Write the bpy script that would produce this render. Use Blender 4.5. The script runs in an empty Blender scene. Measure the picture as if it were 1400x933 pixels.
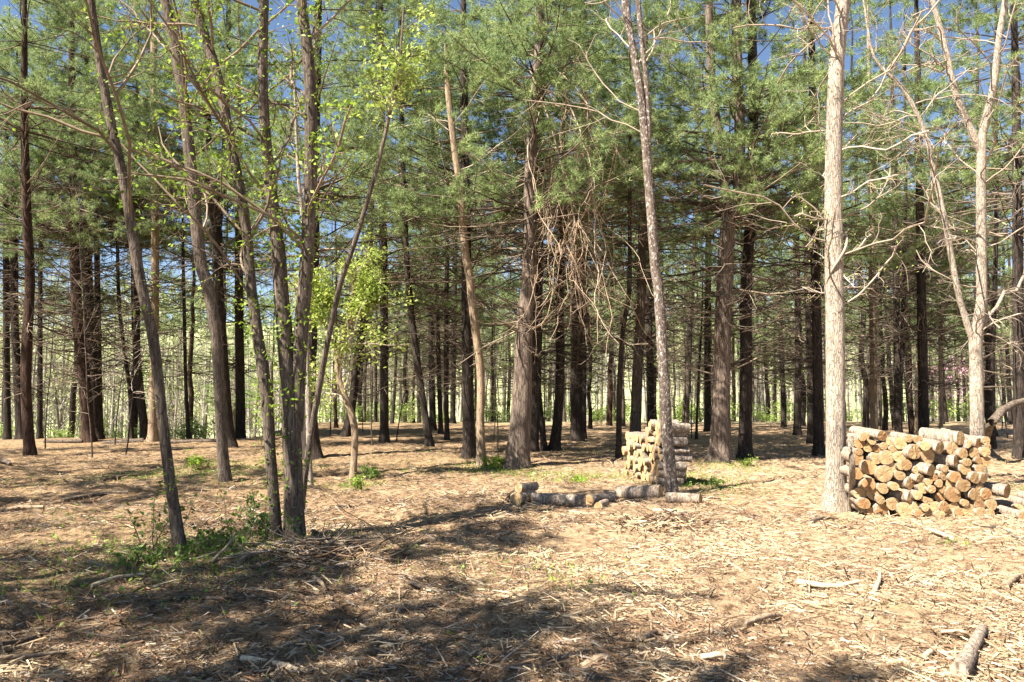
import bpy, math, random
import numpy as np
from math import radians
rng = np.random.default_rng(7)
random.seed(7)
scn = bpy.context.scene
COL = scn.collection

# ------------------------------------------------------------------ camera numbers
F = 1018.0                       # focal length in photo pixels (photo is 1400 wide)
EYE = np.array([0.0, 0.0, 1.6])
HOR = 540.0
PITCH = math.atan((HOR - 466.5) / F)
CP, SP = math.cos(PITCH), math.sin(PITCH)
FW = np.array([0, CP, SP]); UP = np.array([0, -SP, CP]); RT = np.array([1.0, 0, 0])
def ray(px, py):
    return RT * ((px - 700) / F) + UP * ((466.5 - py) / F) + FW
def at(px, py, Y):
    d = ray(px, py); return EYE + d * (Y / d[1])
SUN_AZ = radians(57); SUN_EL = radians(51)     # sun behind the camera's left shoulder
SUN = np.array([-math.sin(SUN_AZ) * math.cos(SUN_EL), -math.cos(SUN_AZ) * math.cos(SUN_EL), math.sin(SUN_EL)])

# ------------------------------------------------------------------ noise and terrain
def _hash(ix, iy, s):
    h = (ix.astype(np.int64) * 374761393 + iy.astype(np.int64) * 668265263 + s * 974711) & 0x7fffffff
    h = ((h ^ (h >> 13)) * 1274126177) & 0x7fffffff
    return ((h ^ (h >> 16)) & 0xffff) / 65535.0
def vnoise(x, y, s=0):
    x = np.asarray(x, float); y = np.asarray(y, float)
    ix = np.floor(x); iy = np.floor(y); fx = x - ix; fy = y - iy
    ux = fx * fx * (3 - 2 * fx); uy = fy * fy * (3 - 2 * fy)
    a = _hash(ix, iy, s); b = _hash(ix + 1, iy, s); c = _hash(ix, iy + 1, s); d = _hash(ix + 1, iy + 1, s)
    return (a * (1 - ux) + b * ux) * (1 - uy) + (c * (1 - ux) + d * ux) * uy - 0.5
def sstep(a, b, t):
    t = np.clip((t - a) / (b - a), 0, 1); return t * t * (3 - 2 * t)
MOUNDS = [(-1.65, 7.75, 0.75, 0.10), (-0.9, 7.6, 0.9, 0.07), (2.0, 9.5, 0.45, 0.12), (-3.2, 20, 3, .12), (0.6, 5.6, 0.8, .05), (2.1, 6.9, 0.7, .06), (3.3, 6.2, .6, .06)]
def hgt(x, y):
    x = np.asarray(x, float); y = np.asarray(y, float)
    near = 1 - sstep(20, 60, y)
    h = vnoise(x * .45, y * .45, 1) * .10 + vnoise(x * 1.4, y * 1.4, 2) * .07 + (.5 - np.abs(vnoise(x * 2.6, y * 3.4, 6)) * 2) * .045 * near + vnoise(x * 5, y * 5, 3) * .035 * near + vnoise(x * 12, y * 12, 4) * .024 * near
    for mx, my, r, a in MOUNDS:
        h = h + a * np.exp(-((x - mx) ** 2 + (y - my) ** 2) / r ** 2)
    ang = x / np.maximum(y, 1.0)
    edge = 25.5 + 17 * sstep(-.36, -.24, ang)
    edge = np.where(y < 1, 40, edge)
    drop = np.maximum(y - edge, 0)
    h = h - 6.0 * sstep(0, 40, drop) * (1 - .55 * sstep(-.3, 0, ang))
    h = h + 30 * sstep(85, 260, y) + vnoise(x * .02, y * .02, 5) * 8 * sstep(70, 160, y)
    return h
def gpt(px, py):
    """ground point seen at photo pixel px, py"""
    d = ray(px, py); t = 1.0; 
    for i in range(60):
        p = EYE + d * t
        g = float(hgt(p[0], p[1]))
        nt = (g - EYE[2]) / d[2] if d[2] < -1e-4 else 60
        if abs(nt - t) < 1e-4: break
        t = .5 * t + .5 * min(max(nt, 1), 70)
    return EYE + d * t

# ------------------------------------------------------------------ mesh building
class Geo:
    def __init__(s): s.v = []; s.q = []; s.t = []; s.n = 0
    def add(s, verts, quads=None, tris=None, m=0):
        verts = np.asarray(verts, np.float32).reshape(-1, 3)
        if quads is not None and len(quads): s.q.append((np.asarray(quads, np.int64) + s.n, m))
        if tris is not None and len(tris): s.t.append((np.asarray(tris, np.int64) + s.n, m))
        s.v.append(verts); s.n += len(verts)
    def build(s, name, mats, origin=(0, 0, 0), parent=None, smooth=True):
        me = bpy.data.meshes.new(name)
        V = np.concatenate(s.v) - np.asarray(origin, np.float32) if s.v else np.zeros((0, 3), np.float32)
        loops = [a.reshape(-1) for a, _ in s.q] + [a.reshape(-1) for a, _ in s.t]
        nq = sum(len(a) for a, _ in s.q); nt = sum(len(a) for a, _ in s.t)
        mi = np.concatenate([np.full(len(a), m) for a, m in s.q + s.t]) if s.q or s.t else np.zeros(0)
        L = np.concatenate(loops) if loops else np.zeros(0)
        me.vertices.add(len(V)); me.vertices.foreach_set('co', V.astype(np.float32).reshape(-1))
        me.loops.add(len(L)); me.loops.foreach_set('vertex_index', L.astype(np.int32))
        st = np.concatenate([np.arange(nq) * 4, nq * 4 + np.arange(nt) * 3])
        me.polygons.add(nq + nt); me.polygons.foreach_set('loop_start', st.astype(np.int32))
        me.polygons.foreach_set('material_index', mi.astype(np.int32))
        me.polygons.foreach_set('use_smooth', np.full(nq + nt, smooth, dtype=bool))
        if not isinstance(mats, (list, tuple)): mats = [mats]
        for m in mats: me.materials.append(m)
        me.update(calc_edges=True)
        o = bpy.data.objects.new(name, me); COL.objects.link(o)
        if parent is not None: o.parent = parent
        else: o.location = origin
        return o
def unit(a): return a / np.maximum(np.linalg.norm(a, axis=-1, keepdims=True), 1e-9)
def tubes(g, P, R, S=4, m=0, rough=0.0, cap=False):
    """P (N,K,3) centre lines, R (N,K) radii"""
    P = np.asarray(P, float); R = np.asarray(R, float)
    if P.ndim == 2: P = P[None]; R = R[None]
    N, K, _ = P.shape
    if N == 0: return
    T = unit(np.gradient(P, axis=1))
    mean = unit(P[:, -1] - P[:, 0])
    ref = np.where(np.abs(mean[:, 2:3]) > .8, np.array([[1.0, 0, 0]]), np.array([[0, 0, 1.0]]))[:, None]
    A = unit(np.cross(T, np.broadcast_to(ref, T.shape))); B = np.cross(T, A)
    an = np.arange(S) * 2 * np.pi / S
    rr = R[..., None]
    if rough: rr = rr * (1 + rough * (rng.random((N, K, S)) - .5) * 2)
    else: rr = np.repeat(rr, S, 2)
    V = P[:, :, None] + rr[..., None] * (np.cos(an)[None, None, :, None] * A[:, :, None] + np.sin(an)[None, None, :, None] * B[:, :, None])
    k = np.arange(K - 1)[:, None] * S; s = np.arange(S)[None]; s2 = (s + 1) % S
    q = np.stack([k + s, k + s2, k + S + s2, k + S + s], -1).reshape(-1, 4)
    Q = (q[None] + (np.arange(N) * K * S)[:, None, None]).reshape(-1, 4)
    g.add(V.reshape(-1, 3), quads=Q, m=m)
    if cap:
        for e in (0, K - 1):
            c = P[:, e]; base = V[:, e].reshape(N, S, 3)
            vv = np.concatenate([base, c[:, None]], 1)
            i = np.arange(S); tr = np.stack([i, (i + 1) % S, np.full(S, S)], -1)
            g.add(vv.reshape(-1, 3), tris=(tr[None] + (np.arange(N) * (S + 1))[:, None, None]).reshape(-1, 3), m=m)
def sample(P, R, idx, t):
    K = P.shape[1]; f = t * (K - 1); i = np.minimum(f.astype(int), K - 2); w = (f - i)[:, None]
    p = P[idx, i] * (1 - w) + P[idx, i + 1] * w
    d = unit(P[idx, i + 1] - P[idx, i])
    r = R[idx, i] * (1 - w[:, 0]) + R[idx, i + 1] * w[:, 0]
    return p, d, r
def walk(p, d, L, K, wig, trop, droop=0.0):
    N = len(p); out = np.zeros((N, K, 3)); out[:, 0] = p
    st = (L / (K - 1))[:, None]; d = d.copy()
    for k in range(1, K):
        d = unit(d + rng.normal(0, wig, (N, 3)) + np.array([0, 0, trop * (k / K) - droop * (1 - k / K)]))
        out[:, k] = out[:, k - 1] + d * st
    return out
def grow(P, R, n, lo, hi, ang, lr, K=5, wig=.1, trop=0.0, rr=.55, rmin=.0022, flat=0.0, droop=0, taper=.3):
    """n children per parent polyline; lr = length as share of the parent's length"""
    N = len(P)
    if N == 0: return np.zeros((0, K, 3)), np.zeros((0, K))
    idx = np.repeat(np.arange(N), n); t = lo + (hi - lo) * rng.random(N * n)
    p, d, r = sample(P, R, idx, t)
    rv = rng.normal(size=(len(idx), 3)); rv[:, 2] *= (1 - flat)
    perp = unit(rv - d * np.sum(rv * d, -1, keepdims=True))
    a = np.radians(ang[0] + (ang[1] - ang[0]) * rng.random(len(idx)))[:, None]
    dd = d * np.cos(a) + perp * np.sin(a)
    PL = np.linalg.norm(np.diff(P, axis=1), axis=-1).sum(1)[idx]
    L = PL * (lr[0] + (lr[1] - lr[0]) * rng.random(len(idx))) * (1 - .55 * t)
    C = walk(p, dd, L, K, wig, trop, droop)
    r0 = np.maximum(r * rr, rmin)
    return C, r0[:, None] * np.linspace(1, taper, K)[None]
def needles(g, P, R, step, per, L, w, lo=.25, m=1):
    PL = np.linalg.norm(np.diff(P, axis=1), axis=-1).sum(1)
    n = np.maximum((PL * (1 - lo) / step).astype(int), 1)
    idx = np.repeat(np.arange(len(P)), n); t = lo + (1 - lo) * rng.random(len(idx)) ** .8
    p, d, _ = sample(P, R, idx, np.minimum(t, .999))
    p = np.repeat(p, per, 0); d = np.repeat(d, per, 0); M = len(p)
    dirs = unit(d * rng.uniform(.1, 1.0, (M, 1)) + unit(rng.normal(size=(M, 3))) * .85 + np.array([0, 0, .12]))
    l = L * rng.uniform(.65, 1.25, (M, 1))
    side = unit(np.cross(dirs, rng.normal(size=(M, 3)))) * (w * .5)
    tip = p + dirs * l + np.array([0, 0, -.1]) * l
    V = np.stack([p - side, p + side, tip], 1).reshape(-1, 3)
    g.add(V, tris=np.arange(M * 3).reshape(-1, 3), m=m)
def leaves(g, p, size, spread, m=1, up=.4, jit=.4):
    M = len(p)
    c = p + rng.normal(0, spread, (M, 3))
    nrm = unit(rng.normal(size=(M, 3)) + np.array([0, 0, up * 2]))
    a = unit(np.cross(nrm, rng.normal(size=(M, 3)))); b = np.cross(nrm, a)
    s = size * rng.uniform(1 - jit, 1 + jit, (M, 1))
    V = np.stack([c - a * s * .6, c - b * s * .32 + nrm * s * .1, c + a * s * .6, c + b * s * .32 + nrm * s * .1], 1).reshape(-1, 3)
    g.add(V, quads=np.arange(M * 4).reshape(-1, 4), m=m)

# ------------------------------------------------------------------ materials
def mat(name):
    m = bpy.data.materials.new(name); m.use_nodes = True
    nt = m.node_tree; nt.nodes.clear()
    out = nt.nodes.new('ShaderNodeOutputMaterial')
    return m, nt, out
def N(nt, typ, **kw):
    n = nt.nodes.new(typ)
    for k, v in kw.items():
        if k in n.inputs: n.inputs[k].default_value = v
        else: setattr(n, k, v)
    return n
def ramp(nt, fac, stops):
    r = nt.nodes.new('ShaderNodeValToRGB'); e = r.color_ramp.elements
    while len(e) < len(stops): e.new(.5)
    for x, (p, c) in zip(e, stops): x.position = p; x.color = (*c, 1) if len(c) == 3 else c
    nt.links.new(fac, r.inputs['Fac']); return r
def mixc(nt, fac, a, b, bt='MIX'):
    m = nt.nodes.new('ShaderNodeMix'); m.data_type = 'RGBA'; m.blend_type = bt
    for sock, v in ((m.inputs[0], fac), (m.inputs[6], a), (m.inputs[7], b)):
        if isinstance(v, bpy.types.NodeSocket): nt.links.new(v, sock)
        elif isinstance(v, (int, float)): sock.default_value = v
        else: sock.default_value = (*v, 1)
    return m.outputs[2]
def tc(nt, scale=(1, 1, 1), kind='Object'):
    t = nt.nodes.new('ShaderNodeTexCoord'); mp = nt.nodes.new('ShaderNodeMapping')
    mp.inputs['Scale'].default_value = scale; nt.links.new(t.outputs[kind], mp.inputs['Vector']); return mp.outputs[0]
def noise(nt, vec, scale, detail=4, rough=.6):
    n = N(nt, 'ShaderNodeTexNoise', Scale=scale, Detail=detail, Roughness=rough); nt.links.new(vec, n.inputs['Vector']); return n.outputs['Fac']
def bark(name, dark, mid, light, spot=None, spot_amt=.6, sc=1.0, bump=.6, rough=.95, crack=.8):
    m, nt, out = mat(name)
    v = tc(nt, (1, 1, .15))
    n1 = noise(nt, v, 26 * sc, 6, .7); vo = N(nt, 'ShaderNodeTexVoronoi', Scale=20 * sc, feature='DISTANCE_TO_EDGE')
    dn = N(nt, 'ShaderNodeTexNoise', Scale=14.0, Detail=3); nt.links.new(v, dn.inputs['Vector'])
    dv = N(nt, 'ShaderNodeMix', data_type='RGBA'); dv.inputs[0].default_value = .09; nt.links.new(v, dv.inputs[6]); nt.links.new(dn.outputs['Color'], dv.inputs[7])
    nt.links.new(dv.outputs[2], vo.inputs['Vector'])
    c1 = ramp(nt, n1, [(.3, dark), (.5, mid), (.72, light)])
    cr = ramp(nt, vo.outputs['Distance'], [(0, (.42, .40, .40)), (.10, (1, 1, 1))])
    col = mixc(nt, crack, c1.outputs[0], cr.outputs[0], 'MULTIPLY')
    v2 = tc(nt, (1, 1, .6)); n2 = noise(nt, v2, 2.2, 3)
    big = ramp(nt, n2, [(.3, (.72, .70, .70)), (.7, (1.15, 1.1, 1.05))])
    col = mixc(nt, 1.0, col, big.outputs[0], 'MULTIPLY')
    if spot:
        n3 = noise(nt, tc(nt, (1, 1, .8)), 22, 4, .75)
        mk = ramp(nt, n3, [(spot_amt - .03, (0, 0, 0)), (spot_amt + .04, (1, 1, 1))])
        col = mixc(nt, mk.outputs[0], col, spot)
    b = N(nt, 'ShaderNodeBump', Strength=bump, Distance=.02)
    add = N(nt, 'ShaderNodeMath', operation='ADD'); nt.links.new(n1, add.inputs[0]); nt.links.new(cr.outputs[0], add.inputs[1])
    nt.links.new(add.outputs[0], b.inputs['Height'])
    p = N(nt, 'ShaderNodeBsdfPrincipled', Roughness=rough); p.inputs['Specular IOR Level'].default_value = .15
    nt.links.new(col, p.inputs['Base Color']); nt.links.new(b.outputs[0], p.inputs['Normal']); nt.links.new(p.outputs[0], out.inputs[0])
    return m
def leafmat(name, cols, trans=.35, sc=1.2, gloss=.25, rg=.5):
    m, nt, out = mat(name)
    geo = N(nt, 'ShaderNodeNewGeometry')
    r = ramp(nt, geo.outputs['Random Per Island'], [(i / max(len(cols) - 1, 1), c) for i, c in enumerate(cols)])
    n = noise(nt, tc(nt), sc, 2); vr = ramp(nt, n, [(.3, (.68, .74, .66)), (.7, (1.25, 1.18, 1.0))])
    col = mixc(nt, 1.0, r.outputs[0], vr.outputs[0], 'MULTIPLY')
    p = N(nt, 'ShaderNodeBsdfPrincipled', Roughness=rg); p.inputs['Specular IOR Level'].default_value = gloss
    t = N(nt, 'ShaderNodeBsdfTranslucent'); mx = N(nt, 'ShaderNodeMixShader'); mx.inputs[0].default_value = trans
    nt.links.new(col, p.inputs['Base Color']); nt.links.new(col, t.inputs[0])
    nt.links.new(p.outputs[0], mx.inputs[1]); nt.links.new(t.outputs[0], mx.inputs[2]); nt.links.new(mx.outputs[0], out.inputs[0])
    return m
def plain(name, cols, sc=30, stretch=(1, 1, 1), island=True, rough=.9, bump=.3):
    m, nt, out = mat(name)
    v = tc(nt, stretch); n = noise(nt, v, sc, 4)
    if island:
        geo = N(nt, 'ShaderNodeNewGeometry')
        r = ramp(nt, geo.outputs['Random Per Island'], [(i / max(len(cols) - 1, 1), c) for i, c in enumerate(cols)]).outputs[0]
    else:
        r = ramp(nt, n, [(.3 + .4 * i / max(len(cols) - 1, 1), c) for i, c in enumerate(cols)]).outputs[0]
    vr = ramp(nt, n, [(.3, (.7, .7, .7)), (.7, (1.2, 1.2, 1.2))])
    col = mixc(nt, 1.0, r, vr.outputs[0], 'MULTIPLY')
    b = N(nt, 'ShaderNodeBump', Strength=bump, Distance=.01); nt.links.new(n, b.inputs['Height'])
    p = N(nt, 'ShaderNodeBsdfPrincipled', Roughness=rough); p.inputs['Specular IOR Level'].default_value = .2
    nt.links.new(col, p.inputs['Base Color']); nt.links.new(b.outputs[0], p.inputs['Normal']); nt.links.new(p.outputs[0], out.inputs[0])
    return m
M = {}
M['pinelit'] = bark('sunlit_pine_bark', (.045, .034, .027), (.155, .122, .096), (.31, .255, .205), spot=(.36, .33, .28), spot_amt=.68)  # pine bark lightened to put sunlight into the colour of the big trunks
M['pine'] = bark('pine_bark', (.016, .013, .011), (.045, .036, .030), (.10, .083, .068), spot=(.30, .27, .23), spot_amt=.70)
M['redpine'] = bark('red_pine_bark', (.02, .013, .010), (.060, .037, .027), (.13, .083, .058), spot=(.3, .26, .2), spot_amt=.74)
M['pale'] = bark('pale_tan_bark', (.20, .165, .125), (.42, .36, .285), (.56, .50, .42), spot=(.34, .31, .27), spot_amt=.64, sc=2.1, bump=.9, crack=.6)
M['tan'] = bark('yellow_tan_bark', (.15, .108, .066), (.31, .235, .155), (.44, .36, .26), sc=1.3, bump=.4)
M['grey'] = bark('grey_bark', (.05, .04, .031), (.125, .10, .08), (.23, .195, .155), spot=(.36, .36, .31), spot_amt=.66, sc=1.4)
M['speck'] = bark('speckled_bark', (.06, .045, .036), (.16, .125, .1), (.26, .215, .18), spot=(.44, .40, .35), spot_amt=.565, sc=1.4)
M['logbark'] = bark('log_bark', (.14, .11, .08), (.33, .265, .20), (.48, .405, .325), spot=(.55, .50, .43), spot_amt=.63, sc=1.2)
M['darklog'] = bark('dark_log_bark', (.09, .07, .055), (.24, .195, .155), (.38, .325, .265), spot=(.50, .45, .38), spot_amt=.58, sc=1.2)
M['dead'] = plain('dead_branch_wood', [(.045, .034, .026), (.105, .078, .057), (.30, .235, .165)], sc=6)
M['palewood'] = plain('pale_bare_twigs', [(.25, .195, .14), (.34, .275, .21), (.42, .35, .275)], sc=8)
M['greytwig'] = plain('grey_brown_twigs', [(.14, .10, .07), (.2, .15, .1), (.26, .2, .14)], sc=8)
M['vine'] = plain('dead_vine', [(.24, .165, .105), (.36, .265, .18), (.47, .37, .27)], sc=8)
M['needle'] = leafmat('pine_needles', [(.065, .112, .038), (.18, .27, .105), (.36, .455, .225), (.47, .53, .265)], trans=.36, gloss=.2, rg=.5)
M['leaf'] = leafmat('young_green_leaves', [(.16, .28, .03), (.25, .38, .05), (.36, .46, .07)], trans=.45)
M['yleaf'] = leafmat('yellow_green_leaves', [(.26, .37, .07), (.38, .46, .11), (.46, .52, .17)], trans=.45)
M['dleaf'] = leafmat('shrub_leaves', [(.08, .15, .03), (.13, .22, .045), (.20, .30, .07)], trans=.35)
M['under'] = leafmat('undergrowth_leaves', [(.20, .32, .06), (.29, .40, .10), (.38, .46, .17)], trans=.4)
M['farleaf'] = leafmat('far_budding_leaves', [(.26, .33, .13), (.37, .41, .20), (.46, .46, .28)], trans=.3, sc=.1)
M['fartrunk'] = plain('far_bare_trunks', [(.11, .09, .07), (.24, .205, .17), (.42, .38, .33)], sc=1)
M['redbud'] = leafmat('redbud_blossom', [(.5, .22, .38), (.6, .33, .48)], trans=.3)
M['grass'] = leafmat('grass_blades', [(.12, .22, .035), (.22, .33, .06), (.36, .42, .12)], trans=.35)
def cutwood(name, a, b, c):
    m, nt, out = mat(name)
    v = tc(nt); w = N(nt, 'ShaderNodeTexWave', wave_type='RINGS', rings_direction='SPHERICAL', Scale=34, Distortion=2.5, Detail=3)
    nt.links.new(v, w.inputs['Vector'])
    r = ramp(nt, w.outputs['Fac'], [(0, a), (.6, b), (1, b)])
    g = N(nt, 'ShaderNodeTexGradient', gradient_type='SPHERICAL'); nt.links.new(tc(nt, (11, 11, 11)), g.inputs[0])
    rr = ramp(nt, g.outputs['Fac'], [(0, b), (.3, b), (.62, c)])
    col = mixc(nt, .5, r.outputs[0], rr.outputs[0])
    n = noise(nt, tc(nt), 18, 5); vr = ramp(nt, n, [(.35, (.72, .7, .66)), (.65, (1.1, 1.08, 1.05))])
    col = mixc(nt, 1, col, vr.outputs[0], 'MULTIPLY')
    nv = N(nt, 'ShaderNodeVectorMath', operation='NORMALIZE'); nt.links.new(v, nv.inputs[0])
    oi = N(nt, 'ShaderNodeObjectInfo'); ad = N(nt, 'ShaderNodeVectorMath', operation='ADD'); nt.links.new(nv.outputs[0], ad.inputs[0]); nt.links.new(oi.outputs['Random'], ad.inputs[1])
    ck = noise(nt, ad.outputs[0], 7, 2, .5); ckr = ramp(nt, ck, [(.30, (.35, .3, .25)), (.37, (1, 1, 1))])
    col = mixc(nt, .75, col, ckr.outputs[0], 'MULTIPLY')
    vv = ramp(nt, oi.outputs['Random'], [(0, (.70, .64, .58)), (.25, (1.02, .98, .92)), (.5, (.80, .78, .76)), (.75, (1.1, 1.04, .96)), (1, (1.22, 1.2, 1.16))])
    col = mixc(nt, 1, col, vv.outputs[0], 'MULTIPLY')
    bp = N(nt, 'ShaderNodeBump', Strength=.4, Distance=.01); nt.links.new(n, bp.inputs['Height'])
    p = N(nt, 'ShaderNodeBsdfPrincipled', Roughness=.85); p.inputs['Specular IOR Level'].default_value = .2
    nt.links.new(col, p.inputs['Base Color']); nt.links.new(bp.outputs[0], p.inputs['Normal']); nt.links.new(p.outputs[0], out.inputs[0])
    return m
M['cut'] = cutwood('sawn_wood', (.28, .18, .09), (.53, .385, .215), (.39, .255, .13))
M['cutorange'] = cutwood('orange_sawn_wood', (.28, .155, .07), (.46, .295, .15), (.30, .165, .075))
M['chip'] = plain('wood_chips_pale', [(.33, .23, .13), (.46, .345, .205), (.57, .45, .29)], sc=12)
M['chipbrown'] = plain('wood_chips_brown', [(.07, .042, .024), (.15, .09, .052), (.27, .165, .095)], sc=12)
M['chipgrey'] = plain('wood_chips_grey', [(.16, .125, .09), (.27, .22, .165), (.40, .34, .27)], sc=12)
M['stick'] = plain('stick_wood', [(.16, .11, .07), (.28, .20, .13), (.42, .33, .22)], sc=22, island=False, bump=.6)
M['stickpale'] = plain('stickpale_wood', [(.26, .19, .12), (.44, .345, .23), (.54, .45, .32)], sc=22, island=False, bump=.6)
M['stickdark'] = plain('stickdark_wood', [(.05, .036, .026), (.11, .083, .06), (.2, .16, .12)], sc=22, island=False, bump=.6)

def ground_material():
    m, nt, out = mat('forest_floor')
    v = tc(nt)
    geo = N(nt, 'ShaderNodeNewGeometry'); sx = N(nt, 'ShaderNodeSeparateXYZ'); nt.links.new(geo.outputs['Position'], sx.inputs[0])
    fine = noise(nt, tc(nt, (1, 1.6, 1)), 55, 6, .75)
    f2 = noise(nt, tc(nt, (1, 1, 1)), 9, 5, .7)
    big = noise(nt, v, .8, 4, .6)
    litter = ramp(nt, fine, [(.34, (.09, .056, .032)), (.5, (.36, .25, .145)), (.68, (.60, .455, .295))])
    straw = ramp(nt, fine, [(.30, (.19, .122, .065)), (.5, (.51, .365, .23)), (.68, (.66, .51, .35))])
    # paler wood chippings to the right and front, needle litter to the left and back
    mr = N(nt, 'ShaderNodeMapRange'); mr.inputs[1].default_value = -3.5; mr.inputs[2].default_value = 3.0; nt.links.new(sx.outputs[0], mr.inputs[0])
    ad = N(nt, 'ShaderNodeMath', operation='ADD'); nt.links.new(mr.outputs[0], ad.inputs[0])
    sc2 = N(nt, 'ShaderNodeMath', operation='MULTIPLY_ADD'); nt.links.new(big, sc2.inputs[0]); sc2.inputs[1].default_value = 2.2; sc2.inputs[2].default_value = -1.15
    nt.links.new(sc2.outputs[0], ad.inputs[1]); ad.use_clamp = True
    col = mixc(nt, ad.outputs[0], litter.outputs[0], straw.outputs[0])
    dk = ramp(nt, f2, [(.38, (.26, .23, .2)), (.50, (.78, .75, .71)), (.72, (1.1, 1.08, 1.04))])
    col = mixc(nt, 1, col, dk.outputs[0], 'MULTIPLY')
    # moss and low green growth in patches
    gp = noise(nt, v, .55, 5, .7); gm = ramp(nt, gp, [(.62, (0, 0, 0)), (.74, (.55, .55, .55))])
    col = mixc(nt, gm.outputs[0], col, (.16, .20, .05))
    # beyond the wood: open green field and wooded hill
    mf = N(nt, 'ShaderNodeMapRange'); mf.inputs[1].default_value = 40; mf.inputs[2].default_value = 52; nt.links.new(sx.outputs[1], mf.inputs[0])
    lw = N(nt, 'ShaderNodeMapRange'); lw.inputs[1].default_value = -.25; lw.inputs[2].default_value = -1.2; nt.links.new(sx.outputs[2], lw.inputs[0])
    mx_ = N(nt, 'ShaderNodeMath', operation='MAXIMUM'); nt.links.new(mf.outputs[0], mx_.inputs[0]); nt.links.new(lw.outputs[0], mx_.inputs[1])
    fld = ramp(nt, noise(nt, v, .35, 6, .7), [(.35, (.27, .31, .12)), (.55, (.36, .38, .19)), (.7, (.40, .36, .25))])
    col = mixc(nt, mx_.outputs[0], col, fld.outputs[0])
    sm = N(nt, 'ShaderNodeMath', operation='ADD'); nt.links.new(fine, sm.inputs[0]); nt.links.new(f2, sm.inputs[1])
    b = N(nt, 'ShaderNodeBump', Strength=.9, Distance=.035); nt.links.new(sm.outputs[0], b.inputs['Height'])
    p = N(nt, 'ShaderNodeBsdfPrincipled', Roughness=.95); p.inputs['Specular IOR Level'].default_value = .1
    nt.links.new(col, p.inputs['Base Color']); nt.links.new(b.outputs[0], p.inputs['Normal']); nt.links.new(p.outputs[0], out.inputs[0])
    return m

# ------------------------------------------------------------------ things
def root(name, label, cat, loc, group=None):
    o = bpy.data.objects.new(name, None); o.empty_display_size = .2; COL.objects.link(o)
    o.location = [float(c) for c in loc]; o['label'] = label; o['category'] = cat
    if group: o['group'] = group
    return o
def tag(o, label, cat, group=None, kind=None):
    o['label'] = label; o['category'] = cat
    if group: o['group'] = group
    if kind: o['kind'] = kind
    return o
def copy_thing(o, loc, rz, sc, label, group=None):
    c = o.copy(); COL.objects.link(c); c.location = [float(a) for a in loc]; c.rotation_euler = (0, 0, rz); c.scale = sc; c['label'] = label
    if group: c['group'] = group
    for ch in list(o.children):
        d = ch.copy(); COL.objects.link(d); d.parent = c
        for gch in list(ch.children):
            e = gch.copy(); COL.objects.link(e); e.parent = d
    return c

# ---- ground: one sheet
xs = np.concatenate([-np.geomspace(700, 12, 40), np.linspace(-11.7, 11.7, 330), np.geomspace(12, 700, 40)])
ys = np.concatenate([-np.geomspace(200, 4, 16), np.linspace(-3.5, 2.6, 20), np.linspace(2.65, 15, 300), np.geomspace(15.1, 60, 110), np.geomspace(62, 900, 50)])
X, Y = np.meshgrid(xs, ys); Z = hgt(X, Y)
nx, ny = len(xs), len(ys)
i = np.arange(nx - 1)[None]; j = np.arange(ny - 1)[:, None] * nx
q = np.stack([j + i, j + i + 1, j + nx + i + 1, j + nx + i], -1).reshape(-1, 4)
g = Geo(); g.add(np.stack([X, Y, Z], -1).reshape(-1, 3), quads=q)
go = g.build('ground', ground_material()); go['kind'] = 'structure'; go['label'] = 'needle and wood chip covered forest floor'

# ---- trunk helper
def catmull(C, n):
    C = np.asarray(C, float); seg = np.concatenate([[0], np.cumsum(np.linalg.norm(np.diff(C[:, :3], axis=0), axis=1))])
    t = np.linspace(0, seg[-1], n); out = np.zeros((n, C.shape[1]))
    Pp = np.vstack([2 * C[0] - C[1], C, 2 * C[-1] - C[-2]])
    k = np.clip(np.searchsorted(seg, t, 'right') - 1, 0, len(C) - 2)
    u = ((t - seg[k]) / np.maximum(seg[k + 1] - seg[k], 1e-9))[:, None]
    a, b, c, d = Pp[k], Pp[k + 1], Pp[k + 2], Pp[k + 3]
    return .5 * (2 * b + (c - a) * u + (2 * a - 5 * b + 4 * c - d) * u ** 2 + (3 * b - a - 3 * c + d) * u ** 3)
def stem_line(pts, Yd, H=None, base=None, n=36, ylean=0.0):
    """pts [(px,py,w)] base to top in photo pixels at depth Yd -> centre line (n,3), radii (n)"""
    C = []
    for k, (px, py, w) in enumerate(pts):
        p = at(px, py, Yd)
        if k == 0 and base is not None: p = np.array(base)
        p = p + np.array([0, ylean * (p[2]), 0]) if k else p
        C.append([*p, w / F * Yd * .46])
    if H:
        a, b = np.array(C[-2]), np.array(C[-1])
        d = (b - a)[:3]; d = d / max(d[2], .3); d[:2] = np.clip(d[:2], -.25, .25)
        top = b[2]
        if H > top + .5:
            for f in (.4, 1.0):
                z = top + (H - top) * f
                C.append([b[0] + d[0] * (z - top) * .6, b[1] + d[1] * (z - top) * .6, z, max(b[3] * (1 - f * .85), .012)])
    L = catmull(C, n)
    return L[:, :3], np.maximum(L[:, 3], .004)
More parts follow.
